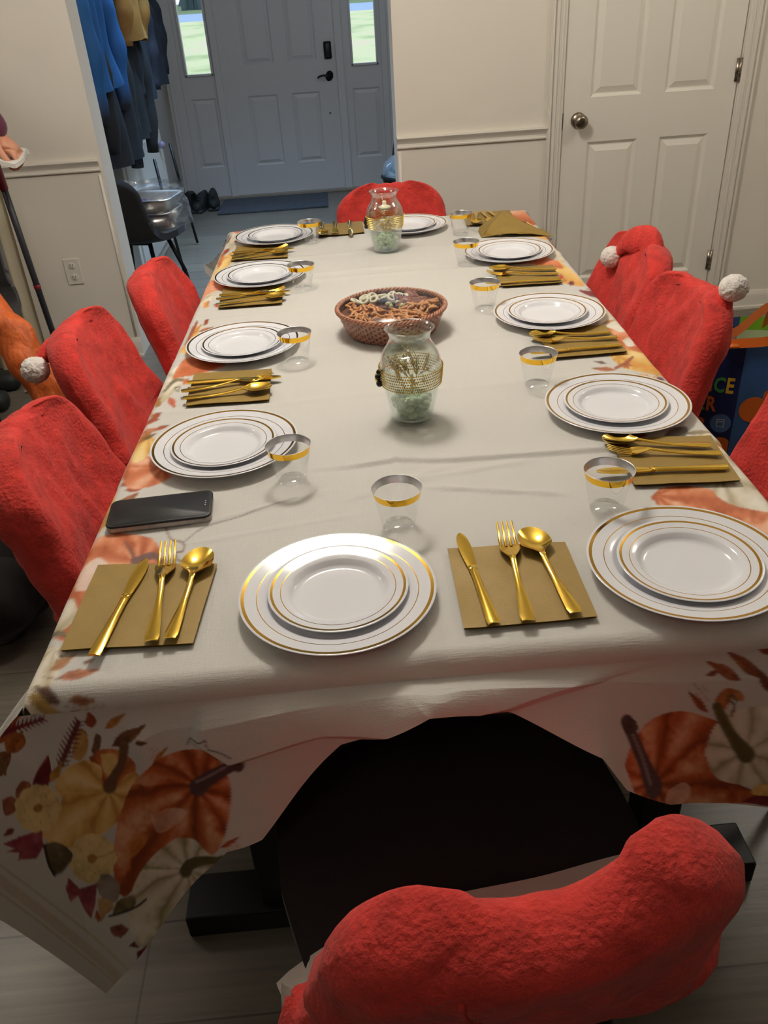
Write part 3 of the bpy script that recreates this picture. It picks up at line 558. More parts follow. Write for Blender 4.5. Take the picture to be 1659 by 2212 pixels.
# ---- cloth mesh: top with rounded edges and drops, then the front drop
def build_cloth():
    r = .016
    def run(n0, n1, st): return list(np.arange(n0, n1, st))
    cu = [-v for v in reversed([0]+run(.004,.03,.004)+run(.03,.30,.012))][:-1]           # beyond the left edge
    cols = [('L', c) for c in cu]+[('I', t) for t in np.concatenate([np.arange(0,.27,.0026), np.arange(.27,.73,.010), np.arange(.73,1.0001,.0026)])]+[('Rr', -c) for c in reversed(cu)]
    rows = run(YF,1.35,.0027)+run(1.35,2.1,.004)+run(2.1,YB,.007)
    far = [0]+run(.004,.03,.004)+run(.03,.24,.012)
    near = [v for v in reversed(run(.0015,.0400,.0028)+[.0408])]
    rn = .026
    def dropn(d): return (rn*sin(d/rn), rn*(1-cos(d/rn)))
    def drop(d):      # distance past the edge -> (outward, down)
        q = r*pi/2
        if d < q: return r*sin(d/r), r*(1-cos(d/r))
        return r, r+(d-q)
    P = []; UV = []
    for rk, rv in [('N', v) for v in near]+[('I', v) for v in rows]+[('F', v) for v in far]:
        y = rv if rk == 'I' else (YF if rk == 'N' else YB)
        row = []; uvr = []
        for k, c in cols:
            if k == 'I': x = xL(y)+(xR(y)-xL(y))*c; a = 0; sg = 0
            elif k == 'L': x = xL(y); a = -c; sg = -1
            else: x = xR(y); a = c; sg = 1
            b = rv if rk in 'NF' else 0; sy = -1 if rk == 'N' else 1
            oa, da = drop(a); ob, db = dropn(b) if rk == 'N' else drop(b)
            if b == 0 or rk == 'N':
                wav = (.012*sin(y*9+sg)+.008*sin(y*23))*min(1, a/.2)
                px, py, pz = x+sg*(oa+abs(wav)), y+sy*ob, TZ-da-db*(1 if a < .01 else .3)
            else:
                mn = min(a, b); mxx = max(a, b); fl = .47*mn
                px, py, pz = x+sg*(oa+fl), y+sy*(ob+fl*.15), TZ-drop(mxx)[1]*(.93-.45*mn/.24)
            row.append((px, py, pz)); uvr.append((x+sg*a, y+sy*b))
        P.append(row); UV.append(uvr)
    P = np.array(P); UV = np.array(UV); n0 = len(near)
    z = cloth_crease(UV[...,0], UV[...,1]); P[...,2] += z*np.clip((P[...,2]-TZ+.02)/.02, 0, 1)
    V1 = P.reshape(-1, 3); C1 = sheet(HT, UV[...,0].ravel(), UV[...,1].ravel()); nb = P.shape[1]
    mb = MB(); mb.grid(P)
    # front drop, hung from the rounded front edge
    hem = [(-.66,.47),(-.60,.395),(-.561,.322),(-.515,.215),(-.467,.106),(-.43,.165),(-.386,.232),(-.30,.350),(-.217,.462),(-.168,.476),(-.11,.545),(-.05,.615),(.063,.662),(.17,.640),(.283,.575),(.32,.512),(.389,.460),(.46,.434),(.532,.418),(.62,.40),(.70,.42)]
    hx = np.array(hem); seg = np.hypot(*np.diff(hx, axis=0).T); sl = np.concatenate([[0], np.cumsum(seg)]); sl /= sl[-1]
    nu, nv = 640, 230; us = np.linspace(0, 1, nu); B = np.stack([np.interp(us, sl, hx[:,0]), np.interp(us, sl, hx[:,1])], -1)
    tk = [(0,-.428),(.08,-.424),(.18,-.415),(.26,-.40),(.37,-.33),(.47,-.235),(.56,-.10),(.64,.06),(.76,.27),(.86,.40),(.93,.52),(1,.625)]
    tx = np.interp(us, *np.array(tk).T); ylo = YF-rn+.0004
    zt0 = TZ-rn+.0005+0*tx; vs = np.linspace(0, 1, nv); G = np.zeros((nv, nu, 3)); U2 = np.zeros((nv, nu, 2))
    for i, v in enumerate(vs):
        x0_ = tx*(1-v)+B[:,0]*v; z0_ = zt0*(1-v)+B[:,1]*v; fl_ = 1-.055*v**.8; x = x0_*fl_; zz = 1.4236+(z0_-1.4236)*fl_
        y = ylo-.045*v**.8+.012*np.sin(x*11+1)*v*v+.009*np.sin(x*26+zz*6)*v*v-.02*v*np.clip((-.25-x)/.3,0,1)
        # the middle of the drop is doubled back: a soft ledge at its lower hem
        up = np.clip((zz-np.interp(x, [-.27,-.186,-.067,.063,.20,.4], [.70,.632,.668,.672,.69,.715]))/.012, 0, 1); side = np.clip((x+.235-.35*(zz-.66))/.012, 0, 1)
        y -= .012*up*side*np.clip(v*8,0,1)
        y -= .012*np.exp(-((x-.07)/.02)**2)*np.clip(v*3,0,1)*(1-v)+.008*np.exp(-((x+.29)/.014)**2)*np.clip(v*6,0,1)*(1-v)*(x < -.2)
        w = np.clip(v*6, 0, 1); y = (ylo)*(1-w)+y*w
        G[i] = np.stack([x, y, zz], -1); U2[i] = np.stack([x0_, z0_], -1)
    k0 = len(mb.v); mb.grid(G)
    C2 = sheet(HF, U2[...,0].ravel(), U2[...,1].ravel())
    # link the left drop's front edge to the flap so that the corner is one fold of cloth
    lcol = P[n0, :len(cu)+1][::-1]; m2 = 24; L = []
    for i in range(m2):
        t = i/(m2-1); p = np.array(lcol); s_ = t*(len(p)-1); j = min(int(s_), len(p)-2); a = p[j]+(p[j+1]-p[j])*(s_-j)
        b = G[int(t*(nv-1)), 0]; L.append([a+(b-a)*q+np.array([-.03*sin(pi*q)*t, 0, 0]) for q in np.linspace(0, 1, 10)])
    mb.grid(np.array(L)); C3 = (np.full(m2*10, -400.), np.full(m2*10, 1500.))
    pt = Print(*C1); paint_top(pt); paint_front(pt) if False else None
    pf = Print(*C2); paint_front(pf); i = pf.V < 1500; 
    # top-edge motifs carry over onto the front drop near its upper edge
    pq = Print(*C2); paint_top(pq); k = (np.abs(pq.c-np.array(rgb(208,205,198)[:3])).sum(1) > 1e-4) & (C2[1] < 1560) & (C2[0] < 240); pf.c[k] = pq.c[k]
    pn = Print(*C1); sel = C1[1] > 1440
    paint_front(pn); k = (np.abs(pn.c-np.array(rgb(208,205,198)[:3])).sum(1) > 1e-4) & sel & (C1[0] > -100) & (C1[0] < 1900) & np.array([True]*len(C1[0])); pt.c[k] = pn.c[k]
    def soft(c, sh):
        c = c.reshape(sh+(3,)); 
        for ax in (0, 1):
            p = np.concatenate([c.take([0], ax), c, c.take([-1], ax)], ax); n = c.shape[ax]
            c = .14*p.take(range(n), ax)+.72*p.take(range(1, n+1), ax)+.14*p.take(range(2, n+2), ax)
        return c.reshape(-1, 3)
    pt.c = soft(pt.c, P.shape[:2]); pf.c = soft(pf.c, G.shape[:2])
    colr = np.ones((len(mb.v), 4), np.float32); colr[:,:3] = np.vstack([pt.c, pf.c, Print(*C3).c])
    o = mb.out('tablecloth', M['cloth'])
    at = o.data.color_attributes.new('print', 'FLOAT_COLOR', 'POINT'); at.data.foreach_set('color', colr.ravel())
    return o
def cloth_mat():
    m = bpy.data.materials.new('printed_linen_vinyl'); m.use_nodes = True; nt = m.node_tree; b = nt.nodes['Principled BSDF']
    at = nt.nodes.new('ShaderNodeVertexColor'); at.layer_name = 'print'; nt.links.new(at.outputs[0], b.inputs['Base Color'])
    b.inputs['Roughness'].default_value = .55; b.inputs['Specular IOR Level'].default_value = .35
    tc = nt.nodes.new('ShaderNodeTexCoord'); last = None
    for sc in ((60,900,60), (900,60,900)):
        mp = nt.nodes.new('ShaderNodeMapping'); mp.inputs['Scale'].default_value = sc; nt.links.new(tc.outputs['Object'], mp.inputs['Vector'])
        n = nt.nodes.new('ShaderNodeTexNoise'); n.inputs['Scale'].default_value = .7; n.inputs['Detail'].default_value = 2; nt.links.new(mp.outputs[0], n.inputs['Vector'])
        bp = nt.nodes.new('ShaderNodeBump'); bp.inputs['Strength'].default_value = .32; bp.inputs['Distance'].default_value = .0015; nt.links.new(n.outputs[0], bp.inputs['Height'])
        if last: nt.links.new(last.outputs[0], bp.inputs['Normal'])
        last = bp
    nt.links.new(last.outputs[0], b.inputs['Normal']); return m
M['cloth'] = cloth_mat()
cl_o = build_cloth()
tag(cl_o, 'white linen-look tablecloth printed with autumn pumpkins and leaves, draped over the long table', 'tablecloth')

# ------------------------------------------------------------------ plates
def plate_mesh(rad, well, rise, rings, flat, name):
    """rings: (r0, r1) of the foil rings on the rim"""
    prof = [(0,.0012),(well*.5,.0012),(well*.86,.0013),(well*.95,.0022),(well,.0045)]
    rim0 = (well*1.06, rise*.62); prof.append(rim0); prof.append((well*1.10, rise*.70))
    zr = lambda q: rise*.70+(rise-rise*.70)*((q-well*1.10)/(rad-well*1.10))
    mi = [0]*(len(prof)-1)
    for a, b in rings: prof += [(a, zr(a)), (b, zr(b))]; mi += [0, 1]
    prof += [(rad-.0008, rise), (rad, rise-.0006), (rad-.0006, rise-.0016)]; mi += [0,0,0]
    prof += [(well*1.10, rise*.70-.0022), (well*1.0, .0015), (well*.94, 0), (well*.86, -.0002), (0, 0)]; mi += [0]*5
    m = MB(); m.lathe(prof, 96, mis=mi); me = link_mesh(name, m.v, m.f, [M['plate'], M['goldring']], None, True, m.i)
    return autosmooth(me, 60)
dp = plate_mesh(.130, .088, .019, [(.106,.1072), (.1225,.1268)], 0, 'dinner_plate')
sp = plate_mesh(.093, .062, .015, [(.0755,.0766), (.0862,.0896)], 0, 'salad_plate')
PL = [(-.039,.860,'at the near end of the table'), (.426,.859,'at the near right corner of the table'), (.484,1.345,'second from the near end on the right side'),
      (.482,1.856,'third from the near end on the right side'), (.493,2.395,'beside the tented napkin on the far right'),
      (-.230,1.314,'beside the black phone on the left side'), (-.235,1.813,'second from the near end on the left side'), (-.228,2.349,'third from the near end on the left side'), (-.206,2.791,'at the far left corner of the table'),
      (.237,2.80,'behind the far vase at the far end')]
for k, (x, y, w) in enumerate(PL):
    for o0, nm, z, lb in ((dp, 'dinner', 0, 'white dinner plate with gold rings, '), (sp, 'salad', .0052, 'small gold-ringed plate on the dinner plate ')):
        o = o0 if k == 0 else o0.copy()
        if k: COL.objects.link(o)
        dx = rng.uniform(-.004,.004, 2) if nm == 'salad' else (0, 0)
        o.location = (x+dx[0], y+dx[1], SZ+z); tag(o, lb+w, 'plate', 'gold-rimmed dinner plates' if nm == 'dinner' else 'gold-rimmed small plates')

# ------------------------------------------------------------------ cups
def make_cup():
    t = thing('plastic_cup', '', 'cup')
    m = MB(); h = .0665
    m.lathe([(.0005,.0035),(.0215,.0035),(.0232,.0008),(.0238,.0006),(.0243,.003),(.0262,.013),(.0345,.0545)], 56)
    m.out('cup_body', M['cup'], t)
    m = MB(); m.lathe([(.0345,.0545),(.0371,h-.0008)], 56, 0); m.lathe([(.0371,h-.0008),(.0375,h),(.0368,h+.0001),(.0364,h-.0012),(.0338,.0546)], 56, mis=[0,1,1,1])
    m.out('rim_band', [M['goldband'], M['silverband']], t)
    m = MB(); m.sphere((0,0,.0036), .0012, 8, 6); m.out('base_dimple', M['cup'], t)
    return t
CUPS = [(.055,1.023,'above the near-end plate'), (.368,1.024,'beside the near right corner plate'), (-.108,1.187,'beside the plate next to the phone'), (-.110,1.707,'beside the second left-side plate'),
        (-.105,2.230,'beside the third left-side plate'), (-.086,2.717,'beside the far left corner plate'), (.369,1.485,'beside the second right-side plate'), (.346,1.954,'beside the third right-side plate'),
        (.360,2.338,'beside the plate below the tented napkin'), (.395,2.679,'beside the plate behind the far vase')]
c0 = make_cup()
for k, (x, y, w) in enumerate(CUPS):
    o = c0 if k == 0 else copy_tree(c0)
    o.location = (x, y, SZ); o['label'] = 'clear plastic cup with a gold rim band, '+w; o['group'] = 'gold-rimmed plastic cups'

# ------------------------------------------------------------------ napkins
def napkin(quad, w, seed):
    n = 20; q = [np.array(p) for p in quad]; P = []
    for i in range(n+1):
        row = []
        for j in range(n+1):
            u, v = j/n, i/n; p = q[0]*(1-u)*(1-v)+q[1]*u*(1-v)+q[2]*u*v+q[3]*(1-u)*v
            row.append((p[0], p[1], .0018+.0012*vnoise((p[0]*18,p[1]*18,seed))+.003*max(0, vnoise((u*2,v*2,seed+5)))*max(abs(u-.5),abs(v-.5))**3*8))
        P.append(row)
    c = sum(q)/4; P = np.array(P); P[...,0] -= c[0]; P[...,1] -= c[1]
    m = MB()
    for k, dz in enumerate((.0036, .0022, .0004)):
        G = P.copy(); G[...,2] += dz; G[...,:2] *= 1+.004*(1-k); m.grid(G)
    o = m.out('napkin', M['napkin'], loc=(c[0], c[1], SZ))
    return tag(o, w, 'napkin', 'gold paper napkins')
NAP = dict(
 n1=([(-.381,.980),(-.209,.958),(-.222,.791),(-.388,.800)], 'gold paper napkin under cutlery at the near left corner of the table'),
 n2=([(.118,.946),(.283,.936),(.282,.773),(.115,.772)], 'gold paper napkin under cutlery between the two nearest plates'),
 n3=([(.433,1.225),(.605,1.210),(.588,1.056),(.428,1.073)], 'gold paper napkin between the first and second plates of the right side'),
 n4=([(.426,1.782),(.588,1.766),(.588,1.603),(.430,1.600)], 'gold paper napkin between the second and third plates of the right side'),
 n5=([(.424,2.270),(.588,2.253),(.575,2.095),(.418,2.102)], 'gold paper napkin between the third and fourth plates of the right side'),
 n6=([(.440,2.930),(.603,2.934),(.590,2.770),(.428,2.766)], 'gold paper napkin at the far right corner of the table'),
 n8=([(-.330,1.672),(-.164,1.663),(-.162,1.505),(-.327,1.508)], 'gold paper napkin between the first and second plates of the left side'),
 n9=([(-.325,2.270),(-.158,2.263),(-.158,2.106),(-.323,2.106)], 'gold paper napkin between the second and third plates of the left side'),
 n10=([(-.326,2.716),(-.160,2.704),(-.156,2.545),(-.329,2.552)], 'gold paper napkin between the third and fourth plates of the left side'),
 n11=([(-.070,2.930),(.090,2.934),(.090,2.775),(-.068,2.768)], 'gold paper napkin at the far end, left of the far vase'))
for k, (q, w) in enumerate(NAP.values()): napkin(q, w, k*3.7)
# the tented napkin: folded corner to corner, standing over a fork at the far right plate
def tent():
    ridge = [np.array((.462,2.655,.030)), np.array((.548,2.742,.048)), np.array((.640,2.660,.026))]
    a = np.array((.452,2.622,.0)); c = np.array((.668,2.572,.0)); top = np.array((.535,2.725,.052)); b = np.array((.60,2.60,.004))
    P = []; n = 14
    for i in range(n+1):
        t = i/n; l = a*(1-t)+top*t; r = c*(1-t)+top*t; row = []
        for j in range(n+1):
            u = j/n; p = l*(1-u)+r*u; p = p+np.array([0,0,.012*sin(pi*u)*(1-t)+.004*vnoise((u*3,t*3,2))]); row.append(p)
        P.append(row)
    P = np.array(P); m = MB(); m.grid(P); Q = P.copy(); Q[...,2] -= .0015; m.grid(Q)
    back = np.array([[top*(1-u)+np.array((.47,2.76,0))*u, a*(1-u)+np.array((.455,2.70,0))*u] for u in np.linspace(0,1,6)]); m.grid(back)
    back = np.array([[top*(1-u)+np.array((.56,2.79,0))*u, c*(1-u)+np.array((.66,2.66,0))*u] for u in np.linspace(0,1,6)]); m.grid(back)
    o = m.out('napkin', M['napkin'], loc=(0,0,SZ)); return tag(o, 'gold paper napkin folded into a low tent behind the far right plate', 'napkin', 'gold paper napkins')
tent()

# ------------------------------------------------------------------ cutlery: bowl/blade towards +x, handle towards -x, lying on z=0
def strip(stations, nw=6, thick=.0016):
    """stations: (x, half width, z centre, cup depth); closed solid"""
    top = []; bot = []
    for x, w, z, dp_ in stations:
        top.append([(x, w*s, z+thick*.5+dp_*(s*s-1)) for s in np.linspace(-1, 1, nw+1)]); bot.append([(x, w*s*.97, z-thick*.5+dp_*(s*s-1)) for s in np.linspace(1, -1, nw+1)])
    P = np.array([t+b for t, b in zip(top, bot)]); m = MB(); m.grid(P, wrap=True); k = P.shape[1]
    m.f.append(tuple(range(k))); m.i.append(0); m.f.append(tuple((len(P)-1)*k+j for j in range(k))[::-1]); m.i.append(0); return m
def handle_st(x1, L, z0=.0045, lift=.010):
    st = []
    for t in np.linspace(0, 1, 18):
        x = -L+t*(L+x1); w = .0088-.0052*min(1, t/.62)**1.2 if t < .8 else .0036+.0
        if t < .03: w *= .8
        st.append((x, w, z0+lift*max(0, t-.45)**2*1.9+.002*(1-t)**3, -.0012))
    return st
def resample(st, n=90):
    st = np.array(st); d = np.concatenate([[0], np.cumsum(np.abs(np.diff(st[:,0])))]); return [tuple(np.interp(q, d, st[:,k]) for k in range(4)) for q in np.linspace(0, d[-1], n)]
def make_spoon():
    st = handle_st(.0, .118)
    zt = st[-1][2]
    for t in np.linspace(.03, 1, 20):
        x = .0+.062*t; w = .0036+.0178*sin(min(1, t*.93+.02)*pi)**.62 if t < .99 else .002
        if t > .93: w = .0214*sqrt(max(.0, 1-((t-.48)/.523)**2))+.0008
        elif t > .3: w = .0214*sqrt(max(.0, 1-((t-.48)/.523)**2))*1.0
        else: w = .0036+(.0214*sqrt(1-((.3-.48)/.523)**2)-.0036)*(t/.3)**1.5
        dep = .0075*sin(pi*min(1, t*1.02))**.8; st.append((x, w, zt*(1-t)+.0085*t+.001, dep))
    return strip(st, 10)
def make_fork():
    st = handle_st(.0, .118); zt = st[-1][2]
    for t in np.linspace(.05, 1, 10):
        x = .032*t; w = .0036+.0092*min(1, t*1.6)**.8; st.append((x, w, zt*(1-t)+.0040*t, .0018*t))
    m = strip(st, 8)
    for k in range(4):
        yc = (-1.5+k)*.0066; pts = []; rd = []
        for t in np.linspace(0, 1, 8): pts.append((.030+.044*t, yc*(1-.06*t), .0036+.0005*t+.0085*t*t)); rd.append(.00225-.0011*t)
        m.tube(pts, rd, 8, flat=.55, up=(0,0,1))
    return m
def make_knife():
    st = []
    for t in np.linspace(0, 1, 16):
        x = -.118+.118*t; w = .0090-.0038*min(1, t/.7)
        if t < .04: w *= .85
        st.append((x, w, .0045, -.0022))
    for t in np.linspace(.03, 1, 18):
        x = .088*t; w = .0052+.0040*sin(min(1, t*1.25)*pi*.62) if t < .7 else .0090*sqrt(max(.002, 1-((t-.66)/.345)**2)); st.append((x, w, .0040, -.0006))
    m = strip(st, 6, .0022); m.box((-.004,-.0058,.0018), (.004,.0058,.0072), bev=.0015); return m
proto = {}
for nm, fn in (('knife', make_knife), ('fork', make_fork), ('spoon', make_spoon)):
    o = fn().out(nm, M['gold']); autosmooth(o, 50); COL.objects.unlink(o); proto[nm] = o
CUT = dict(
 n1=dict(knife=((-.340,.777),(-.311,.977)), fork=((-.272,.793),(-.282,1.005)), spoon=((-.250,.795),(-.230,.985))),
 n2=dict(knife=((.152,.771),(.139,.973)), fork=((.194,.768),(.205,.980)), spoon=((.255,.775),(.235,.965))),
 n3=dict(knife=((.583,1.094),(.380,1.115)), fork=((.590,1.137),(.415,1.180)), spoon=((.585,1.165),(.418,1.215))),
 n4=dict(knife=((.582,1.630),(.386,1.624)), fork=((.587,1.672),(.405,1.690)), spoon=((.580,1.703),(.405,1.722))),
 n5=dict(knife=((.572,2.110),(.378,2.122)), fork=((.576,2.156),(.395,2.205)), spoon=((.585,2.195),(.408,2.240))),
 n6=dict(knife=((.530,2.914),(.552,2.729)), fork=((.505,2.914),(.508,2.745)), spoon=((.484,2.918),(.458,2.750))),
 n8=dict(knife=((-.336,1.612),(-.141,1.605)), fork=((-.342,1.564),(-.158,1.614)), spoon=((-.333,1.529),(-.157,1.552))),
 n9=dict(knife=((-.327,2.195),(-.138,2.188)), fork=((-.333,2.159),(-.152,2.204)), spoon=((-.320,2.118),(-.148,2.147))),
 n10=dict(knife=((-.330,2.624),(-.137,2.624)), fork=((-.329,2.576),(-.160,2.650)), spoon=((-.318,2.550),(-.155,2.590))),
 n11=dict(knife=((.045,2.925),(.045,2.735)), fork=((-.004,2.925),(-.007,2.750)), spoon=((-.050,2.925),(-.048,2.750))),
 n7=dict(fork=((.645,2.600),(.470,2.635))))
WHERE = dict(n1='on the napkin at the near left corner', n2='on the napkin between the two nearest plates', n3='on the first napkin of the right side', n4='on the second napkin of the right side', n5='on the third napkin of the right side',
 n6='on the napkin at the far right corner', n8='on the first napkin of the left side', n9='on the second napkin of the left side', n10='on the third napkin of the left side', n11='on the far-end napkin left of the far vase', n7='half hidden under the tented napkin')
DESC = dict(knife='shiny gold plastic knife ', fork='shiny gold four-tined fork ', spoon='shiny gold plastic spoon ')
OFF = dict(knife=(.118,.206), fork=(.118,.192), spoon=(.118,.180))
for key, d in CUT.items():
    for nm, (a, b) in d.items():
        o = proto[nm].copy(); COL.objects.link(o); a, b = Vector(a), Vector(b); dv = b-a; L = dv.length; e, tot = OFF[nm]
        c = a+dv*(e/tot); o.location = (c.x, c.y, SZ+.0062 if key != 'n7' else SZ+.0005); o.rotation_euler = (0, 0, math.atan2(dv.y, dv.x))
        o.scale = (max(.92, L/tot),)*3
        tag(o, DESC[nm]+WHERE[key], nm, 'gold '+('knives' if nm == 'knife' else nm+'s'))

# ------------------------------------------------------------------ phone
ph = thing('smartphone', 'black smartphone lying face up on the left side of the tablecloth', 'phone', (-.312,1.112,SZ), R(3.6))
def rrect(hx, hy, r, n=6): return [(sx*(hx-r)+r*cos(a0+a*pi/2/n), sy*(hy-r)+r*sin(a0+a*pi/2/n)) for sx, sy, a0 in ((1,1,0),(-1,1,pi/2),(-1,-1,pi),(1,-1,3*pi/2)) for a in range(n+1)]
def slab(name, hx, hy, r, z0, z1, mat, par, bev=.0015):
    o = rrect(hx, hy, r); i = rrect(hx-bev, hy-bev, r-bev); n = len(o); m = MB()
    m.add([(x,y,z0+bev) for x,y in o]+[(x,y,z1-bev) for x,y in o]+[(x,y,z1) for x,y in i]+[(x,y,z0) for x,y in i], [(k,(k+1) % n,n+(k+1) % n,n+k) for k in range(n)]+[(n+k,n+(k+1) % n,2*n+(k+1) % n,2*n+k) for k in range(n)]+[(3*n+k,3*n+(k+1) % n,(k+1) % n,k) for k in range(n)]+[tuple(2*n+k for k in range(n)), tuple(3*n+k for k in range(n))[::-1]])
    return autosmooth(m.out(name, M[mat], par), 50)
slab('case_shell', .0800, .0400, .012, 0, .0085, 'phoneside', ph); slab('case_rim', .0805, .0405, .0125, .0080, .0122, 'phoneblack', ph); slab('screen', .0765, .0365, .010, .0100, .0125, 'screen', ph, .0004)
for k in range(3):
    m = MB(); m.lathe([(0,0),(.0011,0),(.0009,.0003),(0,.0003)], 10); m.out('camera_dot', M['trim'], ph, loc=(.070,-.006+k*.006,.0125))

# ------------------------------------------------------------------ scoop chairs and their Santa-hat covers
# chair space: seat centre at the origin on the floor, +y towards the table
CPROF = catmull([(.245,.452),(.20,.462),(.10,.456),(-.02,.450),(-.13,.456),(-.195,.490),(-.225,.55),(-.250,.63),(-.272,.71),(-.293,.775),(-.303,.808)], 80)
CD = np.concatenate([[0], np.cumsum(np.hypot(*np.diff(CPROF, axis=0).T))]); CLEN = CD[-1]
def cpt(s, d, off=0., grow=0., wd=0.):
    """point on the shell: s in -1..1 across, d = distance along the profile from the seat front"""
    d0 = np.clip(d, 0, CLEN); y = np.interp(d0, CD, CPROF[:,0]); z = np.interp(d0, CD, CPROF[:,1])
    e = .004; ty = np.interp(min(d0+e, CLEN), CD, CPROF[:,0])-np.interp(max(d0-e, 0), CD, CPROF[:,0]); tz = np.interp(min(d0+e, CLEN), CD, CPROF[:,1])-np.interp(max(d0-e, 0), CD, CPROF[:,1])
    L = math.hypot(ty, tz); ty, tz = ty/L, tz/L; ny, nz = tz, -ty          # normal towards the sitter
    if nz < 0 and ny < 0: ny, nz = -ny, -nz
    y += ty*(d-d0); z += tz*(d-d0)
    dw = np.clip(d-wd, 0, CLEN); w = np.interp(dw, [0,.06,.14,.25,.42,.52,.62,.72,.90], [.215,.243,.252,.255,.224,.190,.179,.174,.168])
    rr = .13; q = rr-d0
    if q > 0: w -= rr*(1-sqrt(max(0, 1-(q/rr)**2)))*.85
    rr = .115; q = dw-(CLEN-rr)
    if q > 0: w -= rr*(1-sqrt(max(0, 1-(min(q, rr*.995)/rr)**2)))
    w += grow
    curl = .030 if d0 > .5 else .022*min(1, d0/.2)
    sc = min(1., abs(s)*w/max(.02, w-grow)); k = sc**2.4*curl+off
    if d0 < .2: y += .03*(1-s*s)*(1-d0/.2)-.02*(1-d0/.2)
    return np.array([w*s, y+ny*k, z+nz*k])
def make_chair(name='dining_chair'):
    t = thing(name, '', 'chair'); S = np.linspace(-1, 1, 25); split = .455
    def sheet_(d0, d1, n, o0, o1, nm):
        Ds = np.linspace(d0, d1, n); A = [[cpt(s, d, o0) for s in S] for d in Ds]; B = [[cpt(s, d, o1) for s in S[::-1]] for d in Ds]
        P = np.array([a+b for a, b in zip(A, B)]); m = MB(); m.grid(P, wrap=True)
        for i in (0, len(P)-1):
            k = len(S); m.f += [(i*2*k+j, i*2*k+j+1, i*2*k+2*k-2-j, i*2*k+2*k-1-j) for j in range(k-1)]; m.i += [0]*(k-1)
        return autosmooth(m.out(nm, M['fabric_black'], t), 70)
    sheet_(0, split, 30, .020, -.018, 'seat'); sheet_(split-.01, CLEN, 32, .018, -.018, 'backrest')
    for sx in (-1, 1):
        for fy, ty in ((.165,.10), (-.20,-.12)):
            m = MB(); m.tube([(sx*.12,ty,.445),(sx*.175,fy,.20),(sx*.205,fy*1.04,.004)], [.013,.012,.009], 12); m.out('leg', M['blackmetal'], t)
    m = MB(); m.tube([(-.12,.10,.438),(.12,.10,.438)], .010, 8); m.tube([(-.12,-.12,.438),(.12,-.12,.438)], .010, 8); m.tube([(0,.10,.438),(0,-.12,.438)], .010, 8); m.out('under_frame', M['blackmetal'], t)
    return t
